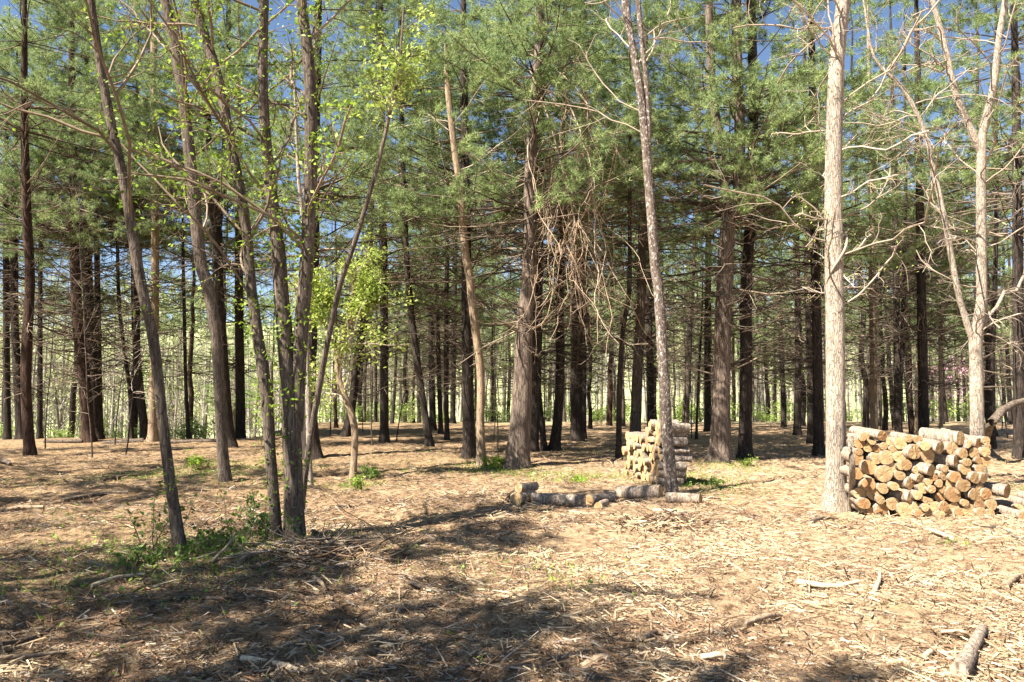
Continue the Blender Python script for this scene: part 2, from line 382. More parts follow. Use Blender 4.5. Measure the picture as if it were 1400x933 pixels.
def trunk_mesh(g, P, R, S=14, flare=1.35, m=0, fl_h=.35):
    P = P.copy(); R = R.copy(); n = len(P)
    s = np.concatenate([[0], np.cumsum(np.linalg.norm(np.diff(P, axis=0), axis=1))])
    t = np.concatenate([np.linspace(0, .6, 8)[:-1], np.linspace(.6, s[-1], n * 2)])
    P2 = np.stack([np.interp(t, s, P[:, i]) for i in range(3)], 1); R2 = np.interp(t, s, R)
    R2 = R2 * (1 + (flare - 1) * np.exp(-t / fl_h * 2)) 
    P2[0, 2] -= .12
    # uneven outline: lobes that run along the stem plus lumps
    K = len(P2); an = np.arange(S) * 2 * np.pi / S; ph = rng.random(4) * 6.28
    lobe = .05 * np.sin(3 * an[None] + ph[0] + t[:, None] * .5) + .035 * np.sin(5 * an[None] + ph[1] - t[:, None] * .8) + .16 * np.exp(-t / .22)[:, None] * np.sin(4 * an[None] + ph[2])
    lump = .06 * (rng.random((K, S)) - .5)
    T = unit(np.gradient(P2, axis=0)); ref = np.array([1.0, 0, 0])
    B = unit(np.cross(T, np.broadcast_to(ref, T.shape))); A = np.cross(B, T)
    rr = R2[:, None] * (1 + lobe + lump)
    V = P2[:, None] + rr[..., None] * (np.cos(an)[None, :, None] * A[:, None] + np.sin(an)[None, :, None] * B[:, None])
    k = np.arange(K - 1)[:, None] * S; sdx = np.arange(S)[None]; s2 = (sdx + 1) % S
    q = np.stack([k + sdx, k + s2, k + S + s2, k + S + sdx], -1).reshape(-1, 4)
    g.add(V.reshape(-1, 3), quads=q, m=m)
def axis_at(P, z):
    return np.stack([np.interp(z, P[:, 2], P[:, i]) for i in range(3)], -1)
def pine_boughs(P, R, z0, zl, H, nd, nl, dead_len=(1.1, 2.6), live_len=2.8, detail=1.0, nl_=.14, nw=.0098):
    """dead lower branches z0..zl and live boughs zl..H about a trunk; returns (dead Geo, live Geo)"""
    gd, gl = Geo(), Geo()
    # dead branches in loose whorls
    def spawn(z, L, el0, el1, K, wig, trop, droop=0.0):
        n = len(z); p = axis_at(P, z); az = rng.random(n) * 2 * np.pi
        el = np.radians(el0 + (el1 - el0) * rng.random(n))
        d = np.stack([np.cos(az) * np.cos(el), np.sin(az) * np.cos(el), np.sin(el)], -1)
        r = np.interp(z, P[:, 2], R)
        C = walk(p, d, L, K, wig, trop, droop)
        r0 = np.clip(.08 * r + .005 * L, .008, .034)
        return C, r0[:, None] * np.linspace(1, .28, K)[None] 
    if nd:
        wh = np.sort(z0 + (zl + .8 - z0) * rng.random(max(nd // 4, 1)) ** .85)
        z = np.repeat(wh, 4)[:nd] + rng.normal(0, .07, min(nd, len(wh) * 4))
        f = np.clip((z - z0) / max(zl - z0, .1), 0, 1)
        L = dead_len[0] + (dead_len[1] - dead_len[0]) * f * rng.uniform(.35, 1.15, len(z)) + rng.random(len(z)) * .4
        brk = rng.random(len(z)) < .22; L[brk] *= .3
        C, RR = spawn(z, L, -22, 28, 7, .10, .10, .03)
        tubes(gd, C, RR, 4)
        C2, R2 = grow(C, RR, int(7 * detail), .25, 1, (30, 75), (.22, .5), 5, .15, .02, .55, .0046, flat=.6)
        tubes(gd, C2, R2, 3)
        C3, R3 = grow(C2, R2, int(3 * detail), .2, 1, (25, 75), (.3, .65), 4, .2, 0, .6, .0036, flat=.4)
        tubes(gd, C3, R3, 3)
    if nl:
        nw_ = max(int((H - zl) / .62), 3); wz = zl + (H - .4 - zl) * (np.arange(nw_) + rng.uniform(-.25, .25, nw_)) / nw_
        wz = wz[rng.random(nw_) > .18]; z = rng.choice(wz, nl) + rng.normal(0, .07, nl)
        f = np.clip((z - zl) / (H - zl), 0, 1)
        L = live_len * np.clip(1.15 - f, .2, 1) ** .8 * rng.uniform(.4, 1.25, nl)
        C, RR = spawn(z, L, -10, 16, 7, .07, .16, .05)
        tubes(gl, C, RR, 4)
        C2, R2 = grow(C, RR, 8, .35, 1, (30, 60), (.22, .42), 5, .1, .10, .55, .003, flat=.88)
        tubes(gl, C2, R2, 3)
        C3, R3 = grow(C2, R2, 3, .25, 1, (25, 60), (.35, .6), 4, .12, .15, .6, .0025, flat=.3)
        needles(gl, C2, R2, .045 / detail, 12, nl_, nw, lo=.45)
        needles(gl, C3, R3, .034 / detail, 12, nl_, nw, lo=.3)
        needles(gl, C, RR, .07 / detail, 10, nl_, nw, lo=.7)
    return gd, gl
def make_pine(label, pts, Yd=None, H=17, zl=7.2, nd=96, nl=125, material='pine', forks=(), z0=1.6, group=None, base_hidden=False, detail=.8, dead_len=(1.0, 2.6), live_len=3.1, name='pine_tree', flare=1.4, ylean=0.0):
    if Yd is None:
        b = gpt(pts[0][0], pts[0][1]); Yd = b[1]
    else:
        p = at(pts[0][0], pts[0][1], Yd); b = np.array([p[0], Yd, float(hgt(p[0], Yd))])
    P, R = stem_line(pts, Yd, H, base=b, ylean=ylean)
    nl = int(nl * rng.uniform(.6, 1.2)) if nl == 125 else nl
    r = root(name, label, 'pine tree', b, group)
    g = Geo(); trunk_mesh(g, P, R, S=16, flare=flare)
    stems = [(P, R)]
    for fp in forks:
        P2, R2 = stem_line(fp, Yd, H * .97, n=26); tubes(g, P2, R2, 12, rough=.04); stems.append((P2, R2))
    g.build('trunk', M[material], b, r)
    for k, (P1, R1) in enumerate(stems):
        sh = 1 if k == 0 else .6
        zz0 = max(z0, P1[0, 2] + .3)
        gd, gl = pine_boughs(P1, R1, zz0, zl, H, int(nd * sh), int(nl * sh), dead_len, live_len, detail)
        if k == 0: GD, GL = gd, gl
        else:
            for a, bb in ((GD, gd), (GL, gl)):
                off = a.n; a.v += bb.v; a.q += [(x + off, m) for x, m in bb.q]; a.t += [(x + off, m) for x, m in bb.t]; a.n += bb.n
    if GD.n: GD.build('dead_branches', M['dead'], b, r)
    if GL.n: GL.build('crown', [M['dead'], M['needle']], b, r)
    return r
def make_broadleaf(label, stems, Yd=None, H=9, material='grey', twig='greytwig', leaf=None, nleaf=0, lsize=.05, nb=(10, 6, 4), lo=.35, base=None, name='broadleaf_tree', group=None, ang=(30, 70), wig=.16, flare=1.3, cat='tree', lr=(.22, .42), trunkleaf=0, spread=.05, trop=.05, rcap=.02):
    if base is None:
        if Yd is None: base = gpt(stems[0][0][0], stems[0][0][1]); Yd = base[1]
        else:
            p = at(stems[0][0][0], stems[0][0][1], Yd); base = np.array([p[0], Yd, float(hgt(p[0], Yd))])
    r = root(name, label, cat, base, group)
    g = Geo(); gc = Geo(); gf = Geo()
    for k, pts in enumerate(stems):
        P, R = stem_line(pts, Yd, H if k == 0 or not H else H * .95, base=base if k == 0 else None, n=30)
        if k == 0: trunk_mesh(g, P, R, S=14, flare=flare)
        else: tubes(g, P, R, 10, rough=.05)
        C, RR = grow(P[None], R[None], nb[0], lo, 1, ang, lr, 8, wig, trop, .42, .005)
        RR = np.minimum(RR, rcap)
        tubes(gc, C, RR, 5)
        C2, R2 = grow(C, RR, nb[1], .2, 1, (30, 75), (.25, .6), 6, wig * 1.3, trop, .55, .0032)
        tubes(gc, C2, R2, 4)
        C3, R3 = grow(C2, R2, nb[2], .2, 1, (25, 70), (.3, .7), 5, wig * 1.4, .05, .6, .0025)
        tubes(gc, C3, R3, 3)
        if leaf and nleaf:
            idx = np.repeat(np.arange(len(C3)), nleaf); p, _, _ = sample(C3, R3, idx, rng.uniform(.2, .999, len(idx)))
            leaves(gf, p, lsize, spread)
        if leaf and trunkleaf:
            n = trunkleaf; cl = rng.uniform(.03, .8, n // 8); t = np.repeat(cl, 8)
            p, _, rr = sample(P[None], R[None], np.zeros(len(t), int), t)
            p = p + np.repeat(rng.normal(0, .07, (len(cl), 3)), 8, 0)
            leaves(gf, p, lsize, .06)
    g.build('trunk', M[material], base, r)
    c = gc.build('crown', M[twig], base, r)
    if gf.n: gf.build('foliage', M[leaf], (0, 0, 0) if False else base, c)
    return r

# ------------------------------------------------------------------ the near and middle trees
make_broadleaf('slender lichen-grey trunk leaning left, nearest at the left of the clearing',
    [[(247, 757, 17), (227, 616, 15), (210, 466, 15), (191, 380, 15), (171, 257, 14), (148, 150, 13), (124, 0, 11)]], H=9.5, leaf='leaf', nleaf=1, lsize=.04, trunkleaf=200, lo=.35, nb=(15, 7, 4), rcap=.016)
make_broadleaf('slim reddish-grey trunk leaning left with one exposed root at its base',
    [[(308, 659, 18), (302, 595, 15), (296, 466, 16), (285, 393, 17), (275, 365, 17), (262, 236, 17), (247, 107, 16), (226, 0, 15)]], H=13, leaf='leaf', nleaf=1, lsize=.045, lo=.35, nb=(14, 7, 4), rcap=.02)
# clump of stems rising from one stool
base_c = gpt(400, 738)
make_broadleaf('thick clump of leaning grey stems rising from a heap of cut brush',
    [[(403, 738, 29), (402, 680, 28), (399, 600, 27), (393, 500, 24), (384, 400, 21), (380, 343, 20), (365, 214, 17), (359, 107, 15), (361, 0, 14)],
     [(379, 736, 17), (371, 637, 16), (363, 530, 17), (350, 444, 16), (343, 386, 15), (335, 300, 15), (315, 193, 15), (296, 99, 14), (266, 0, 13)],
     [(405, 590, 20), (409, 500, 21), (414, 423, 21), (419, 365, 20), (425, 214, 19), (423, 99, 18), (412, 0, 16)]],
    H=9.5, leaf='leaf', nleaf=4, lsize=.045, trunkleaf=900, nb=(15, 7, 4), lo=.2, flare=1.2, rcap=.016, lr=(.14, .36))
make_broadleaf('slender stem leaning right out of the clump with bright yellow-green leaves at its top',
    [[(411, 700, 9), (421, 620, 9), (440, 509, 9), (453, 444, 8), (466, 386, 8), (487, 326, 7), (517, 223, 6), (532, 160, 5), (545, 100, 4), (552, 10, 3)]],
    H=7.4, material='grey', leaf='yleaf', nleaf=5, lsize=.06, nb=(13, 6, 3), lo=.72, lr=(.11, .22), spread=.09, rcap=.01)
make_broadleaf('thin pale dead stem with broken side twigs rising just behind the grey stem clump',
    [[(424, 664, 8), (420, 500, 7), (416, 330, 6), (408, 240, 5), (404, 150, 4), (401, 70, 3)]],
    H=7.5, material='pale', twig='palewood', nb=(16, 6, 3), lo=.3, rcap=.008, lr=(.08, .2))
make_broadleaf('small lit yellow-barked tree with pale new leaves, forked at chest height',
    [[(483, 655, 9), (485, 586, 10), (472, 543, 9), (461, 504, 8), (470, 460, 7), (480, 420, 5), (486, 370, 4)],
     [(463, 510, 7), (455, 470, 5), (440, 430, 4), (428, 390, 3)], [(474, 450, 5), (492, 420, 4), (507, 395, 3)]],
    H=None, material='tan', twig='palewood', leaf='yleaf', nleaf=9, lsize=.065, nb=(15, 6, 3), lo=.35, lr=(.3, .55), spread=.09)
make_broadleaf('yellow-tan bare trunk leaning left, brightest of the centre, beside a dark pine',
    [[(659, 637, 14), (657, 580, 12), (657, 509, 12), (646, 423, 12), (642, 380, 12), (635, 340, 12), (629, 257, 11), (622, 210, 10), (612, 120, 9)]],
    H=10, material='tan', twig='palewood', nb=(12, 6, 4), lo=.25, ang=(45, 85), rcap=.012)
make_broadleaf('white-speckled slim trunk leaning left in front of the narrow log stack',
    [[(919, 672, 19), (912, 594, 17), (906, 487, 16), (899, 380, 15), (897, 386, 15), (889, 279, 14), (878, 150, 12), (865, 64, 11), (854, 0, 11)],
     [(886, 232, 9), (886, 150, 9), (878, 60, 8), (872, 0, 8)]],
    Yd=12.2, H=11, material='speck', twig='palewood', nb=(12, 6, 4), lo=.4, flare=1.15, rcap=.012)
make_broadleaf('stout pale tan trunk in full sun left of the big log pile',
    [[(1141, 697, 31), (1142, 640, 28), (1142, 552, 27), (1142, 423, 26), (1141, 386, 26), (1140, 236, 25), (1144, 86, 22), (1153, 0, 20)]],
    H=11.5, material='pale', twig='palewood', leaf='yleaf', nleaf=1, lsize=.028, nb=(46, 7, 4), lo=.25, ang=(50, 105), wig=.24, flare=1.5, lr=(.07, .26), trop=.0, rcap=.013)
make_broadleaf('pale forked tree standing behind the right end of the log pile',
    [[(1336, 648, 21), (1336, 594, 19), (1335, 509, 18), (1334, 457, 17), (1342, 423, 15), (1342, 343, 14), (1342, 202, 13), (1346, 171, 11), (1359, 116, 10), (1365, 56, 9), (1374, 0, 8)],
     [(1341, 208, 11), (1324, 171, 11), (1307, 129, 10), (1294, 73, 9), (1282, 26, 8), (1275, 0, 7)],
     [(1331, 470, 9), (1316, 423, 9), (1307, 386, 9), (1290, 292, 8), (1277, 236, 8), (1264, 180, 7), (1234, 120, 6), (1196, 81, 4)],
     [(1336, 480, 7), (1345, 440, 6), (1360, 425, 5), (1378, 392, 5), (1400, 380, 4)]],
    Yd=14.2, H=12, material='pale', twig='palewood', nb=(18, 7, 4), lo=.2, ang=(40, 95), wig=.22, lr=(.12, .32), trop=.0, rcap=.014)

PINES = [
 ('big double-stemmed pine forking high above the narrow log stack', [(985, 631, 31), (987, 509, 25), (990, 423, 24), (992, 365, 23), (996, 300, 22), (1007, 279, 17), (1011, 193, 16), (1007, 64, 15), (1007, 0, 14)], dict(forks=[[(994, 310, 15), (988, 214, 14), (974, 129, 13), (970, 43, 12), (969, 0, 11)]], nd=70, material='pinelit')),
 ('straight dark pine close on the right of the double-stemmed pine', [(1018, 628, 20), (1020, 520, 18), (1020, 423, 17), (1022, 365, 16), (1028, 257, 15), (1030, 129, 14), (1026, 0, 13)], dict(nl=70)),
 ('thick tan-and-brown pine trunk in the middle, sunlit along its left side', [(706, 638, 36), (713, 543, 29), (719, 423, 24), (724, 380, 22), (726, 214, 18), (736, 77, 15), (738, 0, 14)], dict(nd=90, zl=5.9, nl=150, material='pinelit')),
 ('dark pine hidden behind the thick middle trunk', [(727, 618, 18), (733, 520, 16), (736, 400, 14), (738, 250, 12), (740, 100, 10)], dict(zl=6, nl=115)),
 ('thin dark stem leaning left behind the thick middle trunk', [(744, 616, 9), (737, 540, 8), (730, 440, 7), (726, 330, 6)], dict(H=11, zl=8, nl=18)),
 ('dark curved pine trunk to the right of the thick middle trunk', [(758, 617, 16), (764, 560, 14), (766, 500, 13), (765, 400, 12), (770, 280, 11), (772, 120, 10)], dict(zl=6, nl=115)),
 ('stout dark pine under the hanging tangle of dead vines', [(788, 603, 18), (788, 520, 17), (790, 420, 16), (793, 280, 14), (797, 120, 12)], dict(nd=70)),
 ('dark pine right behind the vine-hung pine', [(797, 602, 10), (798, 480, 9), (800, 300, 8)], dict(Yd=27.5)),
 ('dark pine close behind the yellow-tan leaning trunk', [(642, 626, 19), (639, 520, 17), (638, 436, 16), (637, 322, 15), (636, 214, 13), (634, 80, 11)], dict(nd=80, zl=5.8, nl=115)),
 ('thin dark forked sapling left of the narrow log stack', [(846, 629, 9), (847, 530, 8), (852, 450, 7), (860, 400, 7), (861, 300, 6)], dict(H=12, zl=7, nl=30)),
 ('grey-tan pine trunk rising behind the narrow log stack', [(868, 603, 17), (871, 520, 15), (876, 423, 14), (879, 300, 12), (882, 120, 10)], dict(Yd=24, material='grey')),
 ('slim dark pine behind the white-speckled trunk', [(890, 588, 11), (888, 480, 10), (886, 360, 10), (884, 200, 8)], dict(nl=60, Yd=31)),
 ('straight dark pine standing alone in the opening right of the yellow-barked tree', [(525, 605, 13), (525, 500, 12), (525, 380, 12), (523, 260, 11), (521, 141, 10), (520, 20, 9)], dict(nd=70)),
 ('dark crooked pine trunk bending left behind the yellow-barked tree', [(474, 596, 14), (483, 543, 12), (489, 487, 12), (500, 423, 11), (506, 330, 9), (510, 200, 8)], dict()),
 ('thin dark pine leaning left in the centre opening', [(588, 612, 12), (579, 552, 10), (567, 466, 10), (558, 380, 9), (552, 260, 8), (548, 120, 7)], dict()),
 ('slim dark pine between the leaning pine and the yellow-tan trunk', [(592, 590, 10), (590, 480, 9), (590, 380, 9), (590, 200, 8)], dict(Yd=33)),
 ('thin black pine, the left one of a close pair in the centre', [(603, 594, 7), (600, 500, 7), (597, 380, 6), (596, 200, 6)], dict(Yd=30)),
 ('thin black pine, the right one of a close pair in the centre', [(611, 602, 7), (610, 500, 7), (611, 380, 6), (612, 250, 5)], dict()),
 ('dark pine showing between the pair and the yellow-tan trunk', [(619, 577, 8), (620, 480, 8), (622, 350, 7)], dict(Yd=42)),
 ('broad dark pine half hidden behind the grey stem clump', [(427, 628, 27), (422, 543, 22), (425, 440, 20), (428, 330, 18), (430, 200, 15), (434, 60, 12)], dict(nd=60)),
 ('dark forked pine behind the slim reddish-grey leaning trunk', [(316, 612, 18), (311, 573, 16), (304, 480, 15), (298, 386, 15), (296, 313, 15), (285, 257, 12), (283, 129, 11), (280, 0, 9)], dict(forks=[[(297, 320, 11), (306, 240, 10), (310, 130, 9), (312, 40, 8)]])),
 ('dark pine at the edge of the bank left of the grey stem clump', [(329, 592, 14), (328, 487, 13), (327, 380, 12), (326, 200, 10)], dict(Yd=30)),
 ('big reddish pine, left half of a double trunk by the bank', [(121, 604, 18), (114, 509, 16), (106, 440, 15), (102, 340, 13), (100, 220, 11), (98, 80, 9)], dict(material='redpine', nd=90, dead_len=(1.6, 3.2))),
 ('big black pine, right half of a double trunk by the bank', [(131, 602, 18), (127, 509, 15), (122, 420, 13), (119, 320, 12), (118, 160, 10)], dict(nd=80, Yd=26.6)),
 ('slim dark pine just right of the double trunk by the bank', [(137, 601, 9), (135, 500, 8), (133, 380, 8), (132, 200, 7)], dict(Yd=28)),
 ('brown curving pine trunk standing inside the clearing near the left edge', [(41, 622, 15), (36, 540, 14), (37, 466, 14), (41, 380, 13), (36, 280, 12), (33, 150, 10)], dict(material='redpine', nd=80)),
 ('black pine behind the brown curving trunk at the left', [(28, 606, 12), (24, 520, 11), (20, 420, 10), (20, 250, 9)], dict(Yd=27)),
 ('outermost thin black pine at the left', [(10, 606, 10), (9, 500, 9), (8, 380, 8), (8, 250, 7)], dict(Yd=27)),
 ('thin dark pine between the brown curving trunk and the double trunk', [(54, 605, 8), (55, 508, 7), (55, 400, 6), (57, 280, 6)], dict(Yd=27)),
 ('thin dark pine bending right before the bank', [(180, 596, 6), (178, 540, 6), (168, 466, 5), (162, 400, 5), (160, 280, 4)], dict(H=13, Yd=27)),
 ('dark pine bending left just behind the sunlit straight trunk', [(199, 600, 12), (190, 520, 11), (185, 440, 10), (184, 340, 9), (186, 200, 8)], dict(Yd=26.5)),
 ('sunlit pinkish-tan straight pine at the bank behind the grey leaning trunk', [(209, 603, 14), (211, 500, 12), (212, 386, 11), (212, 260, 11), (211, 172, 10), (210, 40, 9)], dict(material='tan', Yd=25.3)),
 ('thin straight pine pole before the bright field', [(258, 595, 6), (254, 520, 5), (252, 440, 5), (250, 330, 4)], dict(H=12, Yd=28)),
 ('dark pine behind the left side of the stout pale trunk', [(1119, 622, 15), (1118, 520, 14), (1116, 400, 13), (1113, 250, 12), (1110, 80, 10)], dict(nl=65)),
 ('thinner dark pine close left of the one behind the pale trunk', [(1108, 606, 10), (1107, 500, 9), (1104, 360, 9), (1102, 200, 8)], dict(nl=45, Yd=25)),
 ('small dark pine alone in the far gap left of the stout pale trunk', [(1090, 599, 11), (1091, 540, 10), (1091, 480, 9), (1090, 350, 8)], dict(Yd=31)),
 ('tan-lit pine trunk behind the left end of the log pile', [(1195, 600, 12), (1194, 508, 11), (1193, 420, 10), (1192, 300, 9)], dict(nl=40, zl=5.4, Yd=27, material='tan')),
 ('dark double pine behind the middle of the log pile', [(1229, 604, 11), (1227, 520, 10), (1226, 440, 9), (1224, 300, 8)], dict(nl=40, zl=6, Yd=26, forks=[[(1229, 540, 7), (1234, 470, 7), (1236, 380, 6), (1238, 250, 5)]])),
 ('straight dark pine rising behind the top of the log pile', [(1264, 618, 15), (1262, 520, 14), (1260, 423, 13), (1258, 330, 12), (1256, 150, 10)], dict(nl=60, zl=5.6, Yd=23)),
 ('thin pale pole behind the log pile next to the straight dark pine', [(1253, 595, 6), (1254, 520, 6), (1255, 440, 5)], dict(H=10, Yd=29, material='tan')),
 ('thin pale pole behind the right half of the log pile', [(1286, 590, 6), (1286, 500, 6), (1288, 400, 5)], dict(H=10, Yd=30, material='tan')),
 ('brown pine trunk at the right edge of the clearing', [(1395, 625, 18), (1394, 540, 16), (1392, 440, 15), (1391, 300, 13), (1389, 120, 11)], dict(nd=110, dead_len=(1.4, 3.0))),
 ('thin dark pine between the pale forked tree and the right edge', [(1358, 622, 8), (1357, 540, 7), (1358, 440, 7), (1362, 300, 6)], dict(Yd=22)),
 ('slim pine leaning right in the opening right of the speckled trunk', [(936, 588, 9), (940, 520, 9), (944, 440, 8), (950, 330, 7)], dict(nl=50, Yd=34, material='grey')),
 ('dark pine in the back left of the double-stemmed pine', [(968, 592, 11), (967, 500, 10), (968, 400, 9), (970, 250, 8)], dict(nl=45, Yd=33)),
 ('thin bare sapling in front of the double-stemmed pine', [(952, 603, 4), (954, 540, 3), (958, 470, 3), (960, 420, 2)], dict(H=6.5, zl=6, nl=0, nd=18, z0=.6, dead_len=(.3, .8), Yd=27)),
]
for lab, pts, kw in PINES:
    kw = dict(kw)
    if 'H' not in kw: kw['H'] = float(rng.uniform(15.5, 19))
    if 'zl' not in kw: kw['zl'] = float(rng.uniform(6.8, 9.0) if pts[0][0] < 300 else rng.uniform(4.2, 7.4) if pts[0][1] < 606 else rng.uniform(5.4, 7.8))
    nm = 'bare_sapling' if 'sapling in front' in lab else 'pine_tree'
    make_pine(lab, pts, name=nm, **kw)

# ------------------------------------------------------------------ far pines: copies of five
protos = []
FAR_GROUP = 'thin pines in the far back of the wood'
for k in range(6):
    H = 17.0; P = np.stack([np.linspace(0, .3 * rng.normal(), 20) + .05 * rng.normal(size=20), .05 * rng.normal(size=20), np.linspace(0, H, 20)], 1)
    P[0, :2] = 0
    R = np.linspace(.13, .02, 20)
    protos.append((P, R, H))
def far_spots():
    out = []
    segs = [(0, 250, 26.5, 33, 3), (250, 480, 32, 46, 7), (480, 720, 38, 58, 16), (720, 960, 35, 58, 17), (960, 1180, 32, 55, 15), (1180, 1400, 27, 52, 18)]
    for a, b, d0, d1, n in segs:
        for k in range(n):
            px = a + (b - a) * (k + rng.random()) / n
            out.append((px, d0 + (d1 - d0) * rng.random()))
    return out
def region(px):
    for x, t in ((170, 'beyond the double trunk by the bank'), (300, 'beyond the bank, left of the grey stem clump'), (500, 'behind the grey stem clump'), (640, 'behind the centre opening'),
                 (760, 'behind the thick middle trunk'), (880, 'behind the hanging vine tangle'), (960, 'behind the white-speckled trunk'), (1080, 'behind the double-stemmed pine'), (1180, 'behind the stout pale trunk'),
                 (1290, 'behind the left half of the log pile')):
        if px < x: return t
    return 'behind the right end of the log pile'
made = [None] * 6
for n, (px, D) in enumerate(far_spots()):
    k = n % 6; x = (px - 700) / F * D; z = float(hgt(x, D)); s = rng.uniform(.8, 1.15); ra = rng.uniform(.55, 1.2)
    reg = region(px); lab = 'thin far pine ' + reg
    grp = 'thin far pines ' + reg
    if made[k] is None:
        P, R, H = protos[k]
        r = root('pine_tree', lab, 'pine tree', (0, 0, 0), grp)
        g = Geo(); trunk_mesh(g, P, R, S=8); g.build('trunk', M[('pine', 'pine', 'pine', 'redpine', 'pine', 'grey')[k]], (0, 0, 0), r)
        gd, gl = pine_boughs(P, R, 1.2, (3.8, 5.6, 2.8, 3.6, 4.8, 3.2)[k], H, 44, 58, (.7, 2.0), 2.7, .55, .15, .014)
        gd.build('dead_branches', M['dead'], (0, 0, 0), r); gl.build('crown', [M['dead'], M['needle']], (0, 0, 0), r)
        r.location = (x, D, z); r.rotation_euler = (0, 0, rng.random() * 6.28); r.scale = (s, s, s); made[k] = r
    else:
        copy_thing(made[k], (x, D, z), rng.random() * 6.28, (s * ra ** .7, s * ra ** .7, s), lab, grp)

# bare understory saplings
sap = []
for n, px in enumerate(np.r_[rng.uniform(20, 330, 4), rng.uniform(430, 1130, 22), rng.uniform(1170, 1395, 10)]):
    D = float(rng.uniform(17.5, 24.5) if px < 330 else rng.uniform(18, 37)); x = (px - 700) / F * D; reg = region(px); loc = (x, D, float(hgt(x, D)))
    lab = 'spindly bare sapling ' + reg; grp = 'bare saplings ' + reg
    if len(sap) < 5:
        k = len(sap); hh = (5.5, 7, 4.5, 8, 6)[k]; P = walk(np.zeros((1, 3)), np.array([[.05 * k - .1, 0, 1.0]]), np.array([hh]), 16, .035, .05); R_ = np.linspace(.021, .005, 16)[None]
        o = root('bare_sapling', lab, 'sapling', (0, 0, 0), grp); g = Geo(); tubes(g, P, R_, 7, rough=.06); g.build('trunk', M['grey' if k % 2 else 'pine'], (0, 0, 0), o)
        gc = Geo(); C, RR = grow(P, R_, 34, .15, 1, (40, 85), (.08, .24), 7, .16, .06, .5, .0045); tubes(gc, C, RR, 4)
        C2, R2 = grow(C, RR, 6, .2, 1, (30, 75), (.25, .6), 5, .2, .03, .6, .0032); tubes(gc, C2, R2, 3)
        gc.build('crown', M['dead' if k % 2 else 'palewood'], (0, 0, 0), o); o.location = loc; o.rotation_euler = (0, 0, rng.random() * 6); sap.append(o)
    else:
        sc_ = rng.uniform(.75, 1.25); copy_thing(sap[n % 5], loc, rng.random() * 6.28, (sc_, sc_, sc_), lab, grp)

# trees left of and behind the camera that shade the clearing
for k, (x, y, H, zl, ll) in enumerate([(-6.9, 1.2, 10.5, 5.2, 2.6), (-9.0, 3.4, 11, 4.6, 2.8), (-4.7, 1.2, 9.6, 5.2, 2.3), (-6.5, 4.5, 10, 5.6, 1.9), (-13.5, 6.5, 15, 6, 3), (-17, 11, 16, 6, 3.2), (-12.5, 10.6, 14, 7, 2.6), (-21, 16, 17, 7, 3.2)]):
    n = 16; P = np.stack([x + .06 * rng.normal(size=n), y + .06 * rng.normal(size=n), np.linspace(float(hgt(x, y)), H, n)], 1); R = np.linspace(.14, .02, n)
    r = root('pine_tree', ('low pine beside the clearing, its crown shading the brush heap', 'low pine beyond the left edge, shading the grey leaning trunk', 'low pine nearest the front, shading the foreground chips', 'slender pine just out of the clearing, shading the stem clump', 'pine left of the clearing, level with the fallen logs', 'tall pine well left of the clearing, level with the thick middle trunk', 'pine just outside the clearing, near the brown curving trunk', 'tallest pine at the far left by the bank')[k], 'pine tree', P[0])
    g = Geo(); trunk_mesh(g, P, R); g.build('trunk', M['pine'], P[0], r)
    gd, gl = pine_boughs(P, R, 1.8, zl, H, 24, 64, (.6, 1.6), ll, 1.0)
    gd.build('dead_branches', M['dead'], P[0], r); gl.build('crown', [M['dead'], M['needle']], P[0], r)

# ------------------------------------------------------------------ far-off wood, undergrowth
g = Geo()
n = 1150
D = 54 + 190 * rng.random(n) ** 1.5; a = rng.uniform(-.78, .78, n); x = a * D; z = hgt(x, D)
H = rng.uniform(9, 17, n)
P = np.zeros((n, 6, 3)); tt = np.linspace(0, 1, 6)
P[:, :, 0] = x[:, None] + rng.normal(0, .5, (n, 1)) * tt; P[:, :, 1] = D[:, None] + rng.normal(0, .5, (n, 1)) * tt; P[:, :, 2] = z[:, None] - .3 + H[:, None] * tt
R = rng.uniform(.08, .2, (n, 1)) * np.linspace(1, .2, 6)[None]
tubes(g, P, R, 4, m=0)
C, RR = grow(P, R, 12, .25, 1, (25, 60), (.2, .4), 4, .1, .1, .45, .02); tubes(g, C, RR, 3, m=0)
C2, R2 = grow(C, RR, 4, .3, 1, (25, 60), (.4, .7), 3, .1, .1, .6, .015); tubes(g, C2, R2, 3, m=0)
idx = np.repeat(np.arange(len(C2)), 4); p, _, _ = sample(C2, R2, idx, rng.uniform(.2, .99, len(idx)))

sz = np.repeat(np.repeat(np.repeat(D, 12), 4), 4)
for lo_, hi_ in ((0, 75), (75, 110), (110, 160), (160, 300)):
    sel = (sz >= lo_) & (sz < hi_) & (rng.random(len(sz)) < .62); leaves(g, p[sel], .0032 * (lo_ + min(hi_, 230)) / 2 + .04, .3, m=1)
wo = g.build('far_woods', [M['fartrunk'], M['farleaf']]); tag(wo, 'pale budding woods on the hillside beyond the pines', 'woods', kind='stuff')

